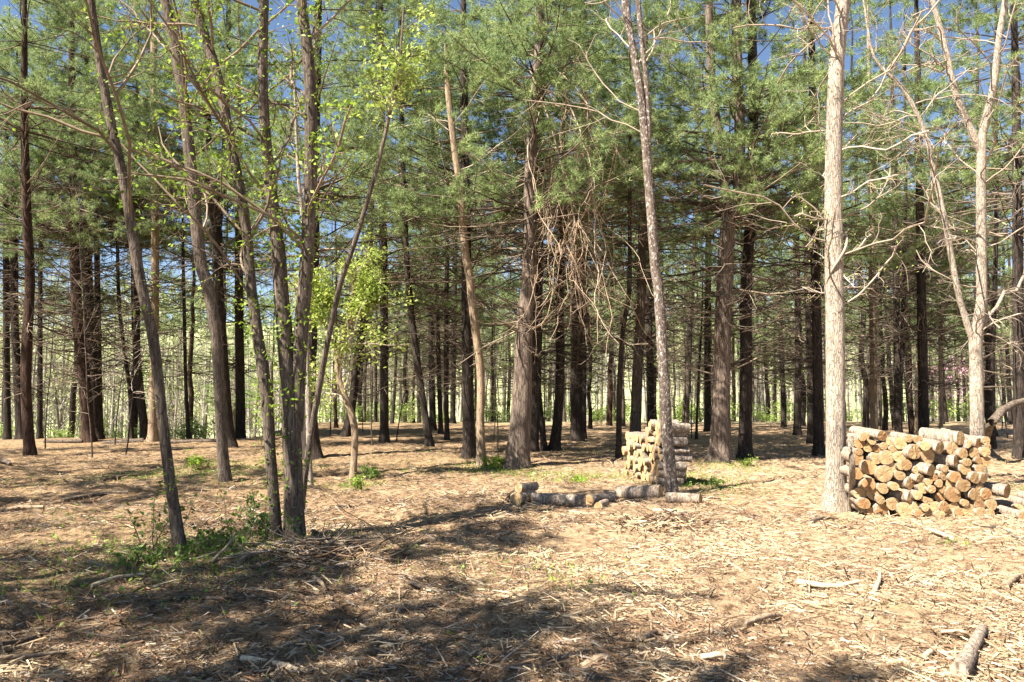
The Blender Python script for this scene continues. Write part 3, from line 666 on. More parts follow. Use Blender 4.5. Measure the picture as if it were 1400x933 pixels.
def shrub_mesh(h, w, nst, leafm, stickm, lsize, nl, name='foliage'):
    g = Geo(); n = nst
    p = rng.normal(0, w * .18, (n, 3)); p[:, 2] = 0
    d = unit(np.stack([rng.normal(0, .35, n), rng.normal(0, .35, n), np.ones(n)], -1))
    C = walk(p, d, h * rng.uniform(.6, 1.0, n), 6, .12, .05); RR = np.full((n, 1), .006 * h ** .5 + .002) * np.linspace(1, .35, 6)[None]
    tubes(g, C, RR, 4)
    C2, R2 = grow(C, RR, 6, .15, 1, (30, 70), (.3, .55), 4, .15, .05, .6, .0018); tubes(g, C2, R2, 3)
    gf = Geo(); idx = np.repeat(np.arange(len(C2)), nl); q, _, _ = sample(C2, R2, idx, rng.uniform(.15, .999, len(idx)))
    leaves(gf, q, lsize, lsize * .7)
    return g, gf
def shrub(name, label, cat, loc, h, w, nst, leafm, stickm, lsize, nl, group=None):
    r = root(name, label, cat, loc, group); g, gf = shrub_mesh(h, w, nst, leafm, stickm, lsize, nl)
    g.build('stems', M[stickm], (0, 0, 0), r); gf.build('foliage', M[leafm], (0, 0, 0), r); return r
US = [(575, 44), (600, 47), (655, 45), (672, 43), (690, 48), (745, 46), (770, 48), (815, 44), (838, 43), (850, 46), (925, 45), (945, 47), (960, 43), (1000, 46), (1040, 44), (1062, 43), (1075, 46), (1165, 44), (1240, 44), (1300, 46),
      (20, 28), (90, 31), (148, 29), (160, 28.5), (190, 30), (232, 29), (262, 30), (285, 29), (440, 44), (500, 46), (545, 47)]
pr = []
for k, (px, D) in enumerate(US):
    px += rng.uniform(-14, 14); D += 0 if px < 300 else rng.uniform(-2, 9); x = (px - 700) / F * D; loc = (x, D, float(hgt(x, D)) - .05); reg = region(px)
    lab = 'bright green bushy undergrowth ' + reg; grp = 'green bushes ' + reg
    if k < 4: 
        o = shrub('bush', lab, 'bush', loc, (1.5, 1.1, 2.0, 1.3)[k], 2.2, 16, 'under', 'greytwig', .09, 7, grp); pr.append(o)
        o.scale = (1.2, 1.2, 1)
    else: 
        s = rng.uniform(.45, 1.5) * (.5 if px < 300 else 1); copy_thing(pr[k % 4], loc, rng.random() * 6.28, (s * 1.3, s * 1.3, s), lab, grp)
# redbud in blossom
x = (1300 - 700) / F * 48
make_broadleaf('pink blossoming redbud glimpsed far behind the log pile', [[(1300, 575, 8), (1298, 545, 7), (1296, 520, 5), (1302, 495, 3)]], Yd=48, H=None, material='grey', leaf='redbud', nleaf=5, lsize=.12, nb=(9, 5, 3), lo=.2, lr=(.5, .9), spread=.15, name='redbud_tree')

# ------------------------------------------------------------------ hanging dead vines on the pine
r = root('hanging_vine', 'tangle of tan dead vines hanging just right of the thick middle trunk', 'vine', at(793, 480, 16.3))
g = Geo(); n = 80
xv = at(793, 215, 16.3)[0]
p = np.stack([xv + rng.normal(-.1, .36, n), 16.3 + rng.normal(0, .25, n), rng.uniform(4.8, 9.0, n)], -1)
d = np.tile([0, 0, -1.0], (n, 1)) + rng.normal(0, .15, (n, 3))
C = walk(p, unit(d), rng.uniform(1.5, 4.2, n), 14, .22, 0, .15); C[:, :, 2] = np.maximum(C[:, :, 2], 2.1 + rng.random((n, 1)))
RR = rng.uniform(.006, .014, (n, 1)) * np.linspace(1, .5, 14)[None]; tubes(g, C, RR, 5)
C2, R2 = grow(C, RR, 7, .1, .95, (30, 100), (.12, .3), 8, .5, -.05, .5, .0042); tubes(g, C2, R2, 3)
# the runners the tangle hangs from, wound out of the boughs of the thick middle trunk
q0 = np.stack([rng.uniform(.25, .5, 9), rng.uniform(16.4, 16.8, 9), rng.uniform(7.5, 9.6, 9)], -1)
L_ = np.stack([q0 + (p[:9] - q0) * f + np.array([0, 0, .35 * math.sin(f * 3.14)]) for f in np.linspace(0, 1, 8)], 1)
tubes(g, L_, np.full((9, 8), .017), 5)
g.build('stems', M['vine'], r.location, r)

# ------------------------------------------------------------------ logs
def log_mesh(g, p0, p1, r, S=18, squash=1.0, half=None, wob=.06):
    """bark body of a log from p0 (front end) to p1; returns the front ring"""
    p0 = np.asarray(p0, float); p1 = np.asarray(p1, float); d = unit(p1 - p0)
    ref = np.array([0, 0, 1.0]) if abs(d[2]) < .8 else np.array([1.0, 0, 0])
    A = unit(np.cross(d, ref)); B = np.cross(A, d)
    an = np.arange(S) * 2 * np.pi / S; ph = rng.random(3) * 6.28
    prof = 1 + wob * np.sin(2 * an + ph[0]) + wob * .6 * np.sin(3 * an + ph[1]) + rng.normal(0, .015, S)
    cx, sy = np.cos(an) * prof, np.sin(an) * prof * squash
    if half is not None:
        c = math.cos(half); s = math.sin(half)
        dd = cx * c + sy * s; cut = np.minimum(dd, .12) - dd; cx = cx + cut * c; sy = sy + cut * s
    K = 6; rings = []
    for k in range(K):
        f = k / (K - 1); rr = r * (1 + .03 * rng.normal())
        rings.append(p0 + (p1 - p0) * f + rr * (cx[:, None] * A + sy[:, None] * B) * (1 + rng.normal(0, .012, (S, 1))))
    V = np.array(rings); k = np.arange(K - 1)[:, None] * S; s = np.arange(S)[None]; s2 = (s + 1) % S
    g.add(V.reshape(-1, 3), quads=np.stack([k + s, k + S + s, k + S + s2, k + s2], -1).reshape(-1, 4))
    return V[0], V[-1], d
def end_cap(ring, c, d, out, name, material, parent, origin):
    S = len(ring); g = Geo(); c = np.asarray(c)
    inner = c + (ring - c) * .5 + out * .004 + rng.normal(0, .002, (S, 3)); rim = ring + out * .002
    i = np.arange(S); j = (i + 1) % S
    q = np.stack([i, j, S + j, S + i], -1); t = np.stack([S + i, S + j, np.full(S, 2 * S)], -1)
    g.add(np.concatenate([rim, inner, [c + out * .005]]), quads=q, tris=t)
    o = g.build(name, material, c, parent, smooth=False)
    o.location = [float(v) for v in (c - np.asarray(origin))]
    return o
def log(label, p0, p1, r, cat='log', group=None, name='cut_log', bark_m='logbark', cut_m='cut', squash=1.0, half=None):
    g = Geo(); p0 = np.asarray(p0, float); p1 = np.asarray(p1, float)
    a, b, d = log_mesh(g, p0, p1, r, squash=squash, half=half)
    o = g.build(name, M[bark_m], p0)
    o.location = [float(v) for v in p0]; tag(o, label, cat, group)
    end_cap(a, a.mean(0), d, -d, 'cut_end', M[cut_m], o, p0)
    end_cap(b, b.mean(0), d, d, 'cut_end', M[cut_m], o, p0)
    return o
ORD = ['first', 'second', 'third', 'fourth', 'fifth', 'sixth', 'seventh', 'eighth', 'ninth', 'tenth', 'eleventh', 'twelfth', 'thirteenth', 'fourteenth', 'fifteenth', 'sixteenth', 'seventeenth', 'eighteenth']
# big pile, end centres and radii read off a 5.185x enlargement whose corner is (1140, 560); optional 4th = where the far end shows
PILE = [(180,238,38),(220,190,30),(345,187,40,(268,163)),(272,223,27),(400,228,29),(246,270,35),(310,276,31),(357,260,26),(470,240,42),(532,206,30),(597,214,31),(648,258,36),(752,272,44,(640,232)),
 (898,205,46,(775,190)),(948,244,28),(1030,240,36,(925,180)),(1080,222,29),(1095,262,22),(840,277,45),(575,302,56,(510,300)),(430,282,30),(468,335,44),(668,330,48,(640,325)),(918,313,38),(1000,310,40),(1078,302,33),
 (1083,368,34),(1030,362,26),(945,374,30),(158,350,46),(302,347,38),(376,343,49),(515,392,41),(250,412,52),(425,420,46),(360,458,60),(162,455,46),(870,368,44,(700,360)),(690,432,42,(545,390)),(612,492,34,(520,435)),
 (780,468,32,(720,460)),(710,485,26),(860,480,44),(932,425,40),(1005,487,42,(965,440)),(1065,488,36,(975,420)),(1040,425,36),(545,522,44,(445,490)),(672,515,25),(747,524,27),(823,525,33),(922,540,50),(632,558,36),(696,567,29),
 (775,570,27),(1036,552,29),(1000,602,42),(1082,600,38),(1230,580,44,(1075,560)),(845,605,56),(550,620,42,(430,595)),(597,608,31),(665,630,44),(753,627,36),(246,533,46),(282,597,44),(186,595,44),(214,668,44),(418,668,46),(345,705,44,(310,690)),
 (600,685,40),(650,695,28),(720,690,39),(784,690,32),(855,696,37),(930,663,28),(1038,670,43),(1118,675,40),(516,742,58),(604,745,31),(684,750,38),(756,748,32),(821,752,33),(890,752,32),(960,722,44),(1046,745,34),(1112,745,30),
 (262,740,26),(318,748,24),(470,470,34),(430,545,34),(350,560,38),(330,640,30),(480,400,30),(500,600,30),(790,420,26),(590,430,28),(880,580,20),(180,300,26),(205,205,22)]
F2 = 1018.0
def pile_pt(zx, zy):
    px, py = 1140 + zx / 5.185, 560 + zy / 5.185
    Yd = 9.75 + (1 - min(max((px - 1160) / 110, 0), 1)) * .35 + (710 - py) / 1000 * .9
    return px, py, Yd
rows = {}
info = []
for e in PILE:
    zx, zy, r = e[:3]; px, py, Yd = pile_pt(zx, zy); Yd += rng.uniform(-.05, .06)
    info.append([px, py, Yd, r / 5.185 / F * Yd, e[3] if len(e) > 3 else None])
gz = float(hgt(4.8, 9.8))
order = sorted(range(len(info)), key=lambda k: -info[k][1])
rowid = {k: min(int((712 - info[k][1]) / 15.5), 7) for k in order}
for rid in set(rowid.values()):
    ks = sorted([k for k in order if rowid[k] == rid], key=lambda k: info[k][0])
    for n, k in enumerate(ks):
        px, py, Yd, r, far = info[k]; p0 = at(px, py, Yd); g0 = float(hgt(p0[0], p0[1]))
        p0[2] = max(p0[2], g0 + r * .8)
        Ln = rng.uniform(.40, .52)
        if far is not None:
            fx, fy = 1140 + far[0] / 5.185, 560 + far[1] / 5.185
            lat = at(fx, fy, Yd) - p0; lat[1] = 0
            ll = min(np.linalg.norm(lat), .85)
            dep = math.sqrt(max(.55 ** 2 - ll ** 2, .15 ** 2)) if ll < .55 else .2
            p1 = p0 + lat * 1.0 + np.array([0, dep, 0])
        else:
            p1 = p0 + np.array([  .20 - .30 * min(max((px - 1165) / 150, 0), 1) + rng.normal(0, .05), 1.0, rng.normal(0, .035)]) * Ln
        p1[2] = max(p1[2], float(hgt(p1[0], p1[1])) + r * .8)
        rp = r * 5.185 * F / Yd
        size = 'thick' if rp > 43 else ('thin' if rp < 32 else 'medium')
        orange = rng.random() < .22
        half = rng.random() * 6.28 if rng.random() < .10 and far is None else None
        kindw = 'half-split' if half is not None else ('orange-ended' if orange else 'pale-ended')
        lab = f'{size} {kindw} log in the big log pile, {ORD[rid]} layer up, {ORD[n]} from its left'
        log(lab, p0, p1, r * 1.0, group='logs in the big pile', bark_m='logbark', cut_m='cutorange' if orange else 'cut', half=half, squash=rng.uniform(.9, 1.05))
# loose logs right of the pile
def glog(lab, pa, pb, w, Ya=None, Yb=None, lift=.85, **kw):
    a = gpt(*pa) if Ya is None else at(*pa, Ya); b = gpt(*pb) if Yb is None else at(*pb, Yb)
    r = w / F * a[1] * .5
    for p in (a, b): p[2] = float(hgt(p[0], p[1])) + r * lift
    return log(lab, a, b, r, **kw)
glog('sawn log lying on the ground just off the right end of the big pile', (1392, 703), (1364, 694), 15, group=None)
glog('pale log pointing out of the right end of the big pile, lowest', (1400, 712), (1366, 702), 13)
glog('loose pale log at the right edge of the clearing by the pile', (1418, 700), (1384, 690), 14)
glog('grey weathered log behind the loose logs right of the pile', (1425, 690), (1396, 682), 12)

# narrow stack behind the speckled trunk
S0 = at(903, 668, 12.85); S0[2] = float(hgt(S0[0], S0[1])); S1 = at(857, 650, 14.6)
sd = S1 - S0; sd[2] = 0; SL = np.linalg.norm(sd); sd /= SL
out_n = np.array([-sd[1], sd[0], 0]); out_n = out_n if out_n[0] < 0 else -out_n
lay = 0; z = 0
for lay in range(8):
    u = .04; n = 0; rowr = .075 + .012 * rng.random()
    lim = SL if lay < 6 else .62
    while u < lim:
        r = float(rng.uniform(.05, .095)) if u > .25 else .085
        if u + r > lim + .05: break
        c = S0 + sd * (u + r); c[2] = float(hgt(S0[0], S0[1])) + .08 + lay * .133 + rng.normal(0, .012)
        jt = out_n * rng.normal(.0, .035)
        Ln = .52 + rng.normal(0, .03)
        p0 = c + jt; p1 = p0 - out_n * Ln + np.array([0, rng.normal(0, .03), rng.normal(0, .015)])
        half = rng.random() * 6.28 if rng.random() < .25 else None
        lab = f'{"half-split" if half else ("thick" if r > .078 else "thin")} log in the narrow stack, {ORD[lay]} layer up, {ORD[n]} from its near end'
        log(lab, p0, p1, r * 1.04, group='logs in the narrow stack', bark_m='darklog' if u < .3 or rng.random() < .4 else 'logbark', cut_m='cut', half=half)
        u += 2 * r * .98; n += 1

# felled logs lying in front of the narrow stack
glog('grey fallen log lying longest in front of the narrow stack, sawn at its left end', (727, 690), (800, 693), 17, bark_m='darklog')
glog('grey-barked log butting the longest fallen log on its right', (806, 690), (838, 686), 14, bark_m='darklog')
glog('pale weathered log lying at the foot of the speckled trunk', (843, 681), (903, 680), 17, bark_m='logbark')
glog('thin grey log trailing to the right past the speckled trunk', (912, 686), (958, 688), 13, bark_m='logbark')
glog('short dark log lying at the left end of the fallen logs', (706, 690), (728, 686), 17, bark_m='darklog')
glog('brown log tilted over the short dark log', (709, 682), (732, 684), 13, Ya=11.35, Yb=11.6, lift=2.4)
glog('small round log end facing out under the long fallen log', (818, 697), (828, 692), 11)
glog('rotten stub of a log left of the pale weathered log', (826, 683), (842, 683), 14, bark_m='stickdark')
# logs along the bank at the back left
for lab, pa, pb, w in (('long dark log lying along the bank edge left of the double trunk', (60, 608), (112, 601), 8), ('dark log along the bank right of the double trunk', (140, 602), (196, 604), 8), ('dark log along the bank edge beyond the grey leaning trunk', (222, 601), (300, 600), 7)):
    a = at(pa[0], pa[1], 24.8); b = at(pb[0], pb[1], 25.2); 
    for p in (a, b): p[2] = float(hgt(p[0], p[1])) + .02
    log(lab, a, b, w / F * 25 * .5, name='fallen_log', bark_m='stickdark')
# broken trunk leaning behind the pale forked tree
a = at(1340, 560, 17); b = at(1386, 552, 18); c = at(1362, 566, 17.4)
g = Geo(); L = catmull(np.array([[*gpt(1345, 612), .11], [*at(1352, 585, 17.3), .10], [*at(1368, 563, 17.6), .09], [*at(1388, 552, 17.9), .08], [*at(1425, 548, 18.4), .07], [*at(1470, 575, 19), .06]]), 20)
tubes(g, L[:, :3], L[:, 3], 10, rough=.08, cap=True)
o = g.build('broken_trunk', M['stickdark'], L[0, :3]); tag(o, 'dark broken trunk arching over the ground behind the log pile', 'fallen trunk')

# ------------------------------------------------------------------ sticks lying about
def stick(label, pxs, w, m='stick', name='fallen_stick', lift=.5, forks=0):
    pts = [gpt(*p) for p in pxs]; Yd = pts[0][1]; r = w / F * Yd * .5
    for p in pts: p[2] = float(hgt(p[0], p[1])) + r * lift + .012
    C = np.array(pts)
    if len(C) == 2: C = np.array([C[0], (C[0] + C[1]) / 2 + np.array([rng.normal(0, .03), rng.normal(0, .03), .02]), C[1]])
    L = catmull(np.c_[C, np.linspace(r, r * .6, len(C))], 10)
    g = Geo(); tubes(g, L[:, :3], L[:, 3], 7, rough=.12, cap=True)
    if forks:
        C2, R2 = grow(L[None, :, :3], L[None, :, 3], forks, .2, .95, (25, 60), (.2, .5), 5, .12, .02, .6, .003, flat=.8); tubes(g, C2, R2, 4)
    o = g.build(name, M[m], L[0, :3]); tag(o, label, 'stick'); return o
ST = [
 ('thick broken branch stub with pale torn patches in the right foreground', [(1312, 928), (1330, 895), (1344, 866)], 24, 'logbark', 0),
 ('straight pale stick lying at the foot of the broken branch stub', [(1262, 905), (1294, 899)], 8, 'stickpale', 0),
 ('long thin stick left of the broken branch stub', [(1286, 868), (1330, 876)], 6, 'stick', 1),
 ('curved pale branch at the right edge below the log pile', [(1375, 806), (1390, 793), (1402, 790)], 9, 'stick', 0),
 ('short fat weathered chunk in the middle right foreground', [(1018, 856), (1068, 846)], 9, 'stick', 0),
 ('pale flat splinter lying in the shade at the bottom middle', [(958, 904), (992, 906)], 9, 'stickpale', 0),
 ('grey wedge of wood at the bottom middle', [(795, 920), (832, 908)], 13, 'stick', 0),
 ('pale split slab at the bottom left of the middle', [(330, 905), (385, 914), (408, 922)], 9, 'stickpale', 0),
 ('long grey stick at the left foreground', [(125, 805), (198, 788)], 6, 'stickpale', 0),
 ('dark stick reaching in from the left edge low in the foreground', [(0, 886), (40, 878), (74, 862)], 8, 'stickdark', 1),
 ('pale stick low at the left edge', [(0, 904), (50, 900), (86, 896)], 7, 'stick', 0),
 ('dark curved stick across the left shade, longest of the foreground', [(205, 830), (250, 820), (300, 822), (366, 820)], 6, 'stickdark', 2),
 ('white barkless stick on the brush heap below the stem clump', [(405, 747), (432, 746)], 7, 'stickpale', 0),
 ('pale stub at the left side of the brush heap', [(328, 772), (354, 762)], 9, 'stick', 0),
 ('long thin branch slanting down right from the stem clump over the brush', [(372, 708), (420, 726), (482, 748)], 5, 'stickdark', 1),
 ('forked pale sticks in the sunny chips right of middle', [(1090, 800), (1140, 806), (1172, 800)], 8, 'stickpale', 3),
 ('upright-leaning pale splinter in the sunny chips', [(1196, 812), (1203, 786)], 7, 'stickpale', 0),
 ('thin straight twig across the chips left of the fallen logs', [(683, 694), (700, 676)], 3, 'stickdark', 0),
 ('pale stick lying in front of the fallen logs', [(895, 702), (925, 706)], 7, 'stickpale', 0),
 ('thin pole lying right of the fallen logs', [(940, 686), (985, 684)], 5, 'stick', 0),
 ('dark grey stick below the big log pile', [(1110, 716), (1145, 712)], 6, 'stickdark', 0),
 ('long pale lath below the big log pile', [(1270, 728), (1305, 742)], 7, 'stickpale', 0),
 ('thin dark branch at the right edge below the loose logs', [(1360, 722), (1400, 744)], 5, 'stickdark', 2),
 ('thin pale twig on the shaded ground right of the pile', [(1366, 648), (1394, 658)], 3, 'stickpale', 0),
 ('brown branch lying across the dappled ground at mid left', [(140, 660), (190, 652)], 6, 'stickdark', 1),
 ('second brown branch on the dappled ground, nearer and longer', [(85, 688), (140, 678), (175, 676)], 7, 'stickdark', 2),
 ('grey branch on the dappled ground at the left edge', [(5, 700), (60, 696)], 6, 'stick', 1),
 ('dark half-buried stick at the far left below the curving pine', [(0, 632), (14, 638)], 8, 'stickdark', 0),
 ('dark root-like branch in the shade in front of the brush heap', [(560, 800), (600, 812), (640, 806)], 6, 'stickdark', 2),
 ('pale splinter standing out in the shaded chips left of middle', [(430, 795), (446, 812)], 7, 'stick', 0),
 ('curved grey root end in the bottom middle shade', [(880, 876), (900, 868), (915, 880)], 8, 'stick', 1),
]
for lab, pts, w, m, fk in ST: stick(lab, pts, w, m, forks=fk)

# brush heaps and debris, uncountable
def debris(name, label, centre, spread, n, L, r, hgt_, mats, flat=.25):
    g = Geo()
    p = np.stack([centre[0] + rng.normal(0, spread[0], n), centre[1] + rng.normal(0, spread[1], n)], -1)
    f = np.exp(-(((p[:, 0] - centre[0]) / spread[0]) ** 2 + ((p[:, 1] - centre[1]) / spread[1]) ** 2) * .5)
    z = hgt(p[:, 0], p[:, 1]) + .005 + rng.random(n) * hgt_ * f
    az = rng.random(n) * 6.28; d = np.stack([np.cos(az), np.sin(az) * .7, rng.normal(0, flat, n)], -1)
    C = walk(np.c_[p, z], unit(d), L * rng.lognormal(0, .5, n), 5, .12, 0); gz = hgt(C[..., 0], C[..., 1]); C[..., 2] = np.maximum(C[..., 2], gz + .004)
    RR = (r * rng.lognormal(0, .4, (n, 1))) * np.linspace(1, .5, 5)[None]
    mi = rng.integers(0, len(mats), n)
    for k in range(len(mats)): tubes(g, C[mi == k], RR[mi == k], 4, m=k)
    o = g.build(name, [M[a] for a in mats]); tag(o, label, 'brush', kind='stuff'); return o
b = gpt(430, 765); debris('brush_heap', 'heap of cut brush at the foot of the grey stem clump', b, (.42, .22), 420, .22, .006, .16, ['chipbrown', 'stickdark', 'chipgrey', 'stick'])
b = gpt(905, 712); debris('bark_heap', 'heap of broken red-brown bark in front of the fallen logs', b, (.38, .2), 230, .09, .010, .06, ['chipbrown', 'stickdark', 'chipbrown', 'chip'])

def chips(n, ylo, yhi, xs_, size, wr, name, label, pwr=1.0, pal0=.26, clump=1.3):
    g = Geo()
    y = ylo + (yhi - ylo) * rng.random(n) ** pwr; x = rng.uniform(-1, 1, n) * (y * xs_ + .6)
    dens = vnoise(x * 1.1, y * 1.1, 21) + .5 * vnoise(x * 3.1, y * 3.1, 22)
    keep = rng.random(n) < np.clip(.6 + dens * clump + .012 * x, .06, 1)
    x, y = x[keep], y[keep]; n = len(x)
    L = np.minimum(size * rng.lognormal(0, .75, n), .22); w = np.clip(L * wr * rng.uniform(.3, 1.4, n), .0018, .016)
    az = rng.random(n) * np.pi; tilt = rng.normal(0, .22, n)
    d = np.stack([np.cos(az) * np.cos(tilt), np.sin(az) * np.cos(tilt), np.sin(tilt)], -1)
    s = np.stack([-np.sin(az), np.cos(az), rng.normal(0, .35, n)], -1); s = unit(s); u = np.cross(d, s); u[:, 2] = np.abs(u[:, 2])
    c = np.stack([x, y, hgt(x, y) + .006 + np.abs(np.sin(tilt)) * L * .4 + rng.random(n) * .012], -1)
    th = w * .45
    Lh = (L * .5)[:, None]; wh = (w * .5)[:, None]; th = th[:, None]
    k = rng.uniform(.2, 1, (n, 1)); k2 = rng.uniform(.2, 1, (n, 1))
    V = np.stack([c - d * Lh - s * wh * k, c - d * Lh + s * wh * k, c - d * Lh * .9 + u * th, c + d * Lh - s * wh * k2, c + d * Lh + s * wh * k2, c + d * Lh * .9 + u * th], 1)
    q = np.array([[0, 2, 5, 3], [2, 1, 4, 5]])
    pal = np.clip(pal0 + .085 * x + .9 * vnoise(x * .7, y * .7, 31) + .8 * vnoise(x * 2.3, y * 2.3, 32), .05, .62)
    rr = rng.random(n); mi = np.where(rr < pal, 0, np.where(rr < pal + (1 - pal) * .72, 1, 2))
    for m_ in range(3):
        sel = mi == m_; nn = sel.sum()
        g.add(V[sel].reshape(-1, 3), quads=(q[None] + (np.arange(nn) * 6)[:, None, None]).reshape(-1, 4), m=m_)
    o = g.build(name, [M['chip'], M['chipbrown'], M['chipgrey']], smooth=False); tag(o, label, 'wood chips', kind='stuff')
chips(420000, 3.0, 9.5, .80, .0145, .26, 'wood_chips', 'shredded wood chips and splinters covering the near ground', pwr=1.1)
chips(42000, 3.0, 11, .78, .06, .07, 'bark_strands', 'long stringy strands of shredded bark and wood', pwr=1.2, pal0=.02, clump=2.4)
chips(100000, 9.0, 24, .74, .05, .14, 'needle_litter', 'dry needles and twigs littering the ground under the pines', pwr=1.3, pal0=.2)
chips(900, 3.2, 12, .78, .13, .10, 'broken_twigs', 'larger broken twigs strewn over the chips', pwr=1.2, pal0=.3)

# ------------------------------------------------------------------ grass and small plants
g = Geo()
for px, py, sx, sy, n in [(785, 655, .9, .35, 1500), (740, 648, .5, .25, 600), (960, 662, .5, .5, 1500), (935, 650, .3, .3, 500), (680, 643, .35, .25, 700), (250, 765, .8, .5, 1500), (300, 745, .7, .4, 1200), (180, 770, .7, .4, 500), (100, 790, .6, .4, 300), (255, 650, .9, .5, 1100), (290, 640, .8, .4, 600), (210, 655, .5, .4, 400), (330, 655, .5, .5, 400), (360, 640, .8, .5, 500), (485, 668, .4, .25, 500), (700, 775, .5, .15, 160), (770, 800, .25, .15, 160), (40, 660, .8, .7, 350), (560, 640, .8, .5, 260), (640, 640, .5, .4, 500), (1018, 640, .3, .5, 500), (985, 634, .5, .3, 500), (1300, 742, .1, .05, 60), (1145, 690, .25, .15, 120), (90, 715, .8, .4, 300), (560, 620, 1.5, .8, 300), (830, 620, 1, 1, 400), (1390, 665, .4, .6, 400), (1160, 720, .6, .3, 80), (460, 790, .9, .4, 130), (300, 900, .8, .2, 60)]:
    n = int(n * .6); c = gpt(px, py); x = c[0] + rng.normal(0, sx, n); y = c[1] + rng.normal(0, sy * 1.6, n); z = hgt(x, y)
    cl = rng.random(n); h = rng.uniform(.03, .11, n)[:, None]; d = rng.normal(0, .5, (n, 3)); d[:, 2] = 1; d = unit(d)
    b0 = np.stack([x, y, z - .005], -1); s = unit(np.cross(d, rng.normal(size=(n, 3)))) * rng.uniform(.003, .008, (n, 1))
    V = np.stack([b0 - s, b0 + s, b0 + d * h], 1); g.add(V.reshape(-1, 3), tris=np.arange(n * 3).reshape(-1, 3))
    leaves(g, b0[: n // 2] + np.array([0, 0, .03]), .035, .02, m=0, up=1)
o = g.build('grass', M['grass'], smooth=False); tag(o, 'thin new grass and low weeds in patches on the litter', 'grass', kind='stuff')
PL = [('leafy green sapling left of the stem clump, dark against the litter', (335, 722), .5, .5, 7, 'dleaf', .045, 4, 'weed_sapling'),
 ('bushy green weeds hugging the left side of the stem clump', (372, 742), .4, .35, 7, 'dleaf', .045, 4, 'weed'),
 ('thin-stemmed green sapling beside the grey leaning trunk', (205, 752), .75, .35, 5, 'dleaf', .05, 4, 'weed_sapling'),
 ('low green weeds at the foot of the grey leaning trunk', (262, 765), .16, .7, 10, 'dleaf', .04, 3, 'weed'),
 ('low dark weeds left of the grey leaning trunk', (190, 775), .2, .6, 10, 'dleaf', .04, 3, 'weed'),
 ('tuft of bright weeds at the foot of the yellow-barked tree', (487, 672), .28, .3, 9, 'leaf', .04, 4, 'weed'),
 ('low weeds behind the tuft at the yellow-barked tree', (505, 655), .25, .6, 10, 'dleaf', .05, 5, 'weed'),
 ('green weeds between the yellow-tan trunk and the thick middle trunk', (675, 641), .3, .6, 14, 'leaf', .05, 5, 'weed'),
 ('low weeds in the sun left of the narrow stack', (790, 660), .1, .8, 14, 'leaf', .035, 3, 'weed'),
 ('patch of weeds right of the narrow stack', (965, 664), .12, .9, 16, 'dleaf', .04, 4, 'weed'),
 ('weeds at the foot of the dark pine right of the double-stemmed pine', (1020, 638), .2, .5, 8, 'leaf', .04, 4, 'weed'),
 ('weeds behind the slim reddish-grey trunk', (268, 640), .3, .9, 16, 'leaf', .05, 4, 'weed'),
 ('small leafy shoots on the left flank of the stout pale trunk', (1155, 692), .45, .12, 7, 'leaf', .04, 4, 'weed'),
 ('slim leafy shoot in front of the log pile', (1193, 702), .5, .08, 3, 'leaf', .045, 4, 'weed_sapling'),
 ('low weeds under the left end of the log pile', (1184, 703), .12, .2, 8, 'leaf', .04, 4, 'weed'),
 ('green weeds on the ground below the stem clump saplings', (310, 752), .25, .5, 12, 'dleaf', .045, 4, 'weed')]
for lab, pp, h, w, nst, lm, ls, nl, nm in PL: shrub(nm, lab, 'weed', gpt(*pp), h, w, nst, lm, 'greytwig', ls, nl)
# upright dead sapling beside the pile
P, R = stem_line([(1164, 699, 10), (1165, 640, 9), (1163, 597, 8)], 9.9, None, base=gpt(1164, 699), n=14)
g = Geo(); tubes(g, P, R, 10, rough=.08, cap=True); o = g.build('dead_stub', M['pale'], P[0]); tag(o, 'thin grey dead stub standing between the stout pale trunk and the pile', 'stub')
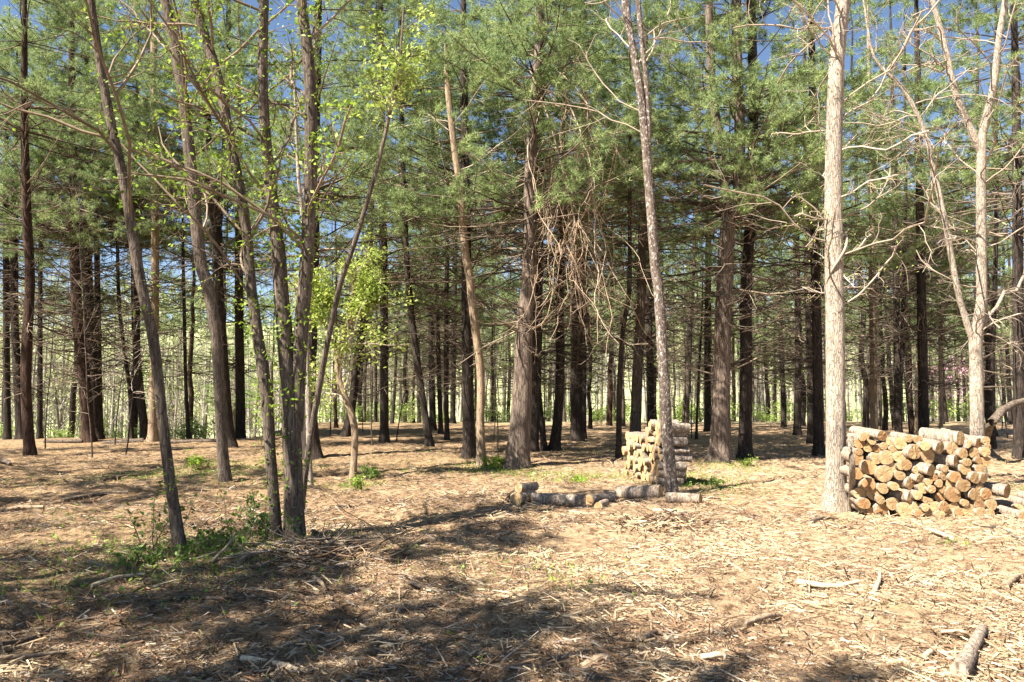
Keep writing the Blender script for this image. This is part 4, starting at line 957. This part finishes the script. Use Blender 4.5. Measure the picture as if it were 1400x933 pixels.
# vine twisting up the stout pale trunk
g = Geo(); b = gpt(1141, 697); t = np.linspace(0, 1, 40); pz = at(1141, 300, b[1])
zz = 3.0 + t * 1.3; a_ = t * 5.5 + 2.2; P = np.stack([pz[0] + .155 * np.cos(a_), b[1] + .155 * np.sin(a_), zz], -1); tubes(g, P, np.full(40, .018), 7, rough=.1)
o = g.build('climbing_vine', M['palewood'], P[0]); tag(o, 'pale vine twisted around the stout pale trunk', 'vine')

# ------------------------------------------------------------------ sky, sun, camera
w = bpy.data.worlds.new('World'); scn.world = w; w.use_nodes = True
nt = w.node_tree; nt.nodes.clear()
sky = nt.nodes.new('ShaderNodeTexSky'); sky.sky_type = 'NISHITA'; sky.sun_disc = False
sky.sun_elevation = SUN_EL; sky.sun_rotation = math.atan2(SUN[0], SUN[1]); sky.altitude = 900; sky.air_density = .9; sky.dust_density = .25; sky.ozone_density = 1.4
bg = nt.nodes.new('ShaderNodeBackground'); bg.inputs[1].default_value = .05
wo_ = nt.nodes.new('ShaderNodeOutputWorld'); nt.links.new(sky.outputs[0], bg.inputs[0]); nt.links.new(bg.outputs[0], wo_.inputs[0])
sl = bpy.data.lights.new('sun', 'SUN'); sl.energy = 5.0; sl.angle = radians(.53); sl.color = (1, .93, .83)
so = bpy.data.objects.new('sun', sl); COL.objects.link(so)
from mathutils import Vector
so.rotation_euler = Vector(-SUN).to_track_quat('-Z', 'Y').to_euler(); so.location = (-20, -15, 30)
cam = bpy.data.cameras.new('camera'); cam.sensor_width = 36; cam.lens = F / 1400 * 36; cam.clip_end = 3000; cam.clip_start = .05
co = bpy.data.objects.new('camera', cam); COL.objects.link(co); co.location = EYE; co.rotation_euler = (radians(90) + PITCH, 0, 0)
scn.camera = co
vs = scn.view_settings; vs.view_transform = 'Standard'; vs.look = 'None'; vs.exposure = 2.02; vs.gamma = 1; vs.use_curve_mapping = False
scn.render.engine = 'CYCLES'; scn.cycles.use_denoising = True; scn.cycles.max_bounces = 6; scn.cycles.transparent_max_bounces = 8
scn.cycles.diffuse_bounces = 2; scn.cycles.glossy_bounces = 2; scn.cycles.transmission_bounces = 4
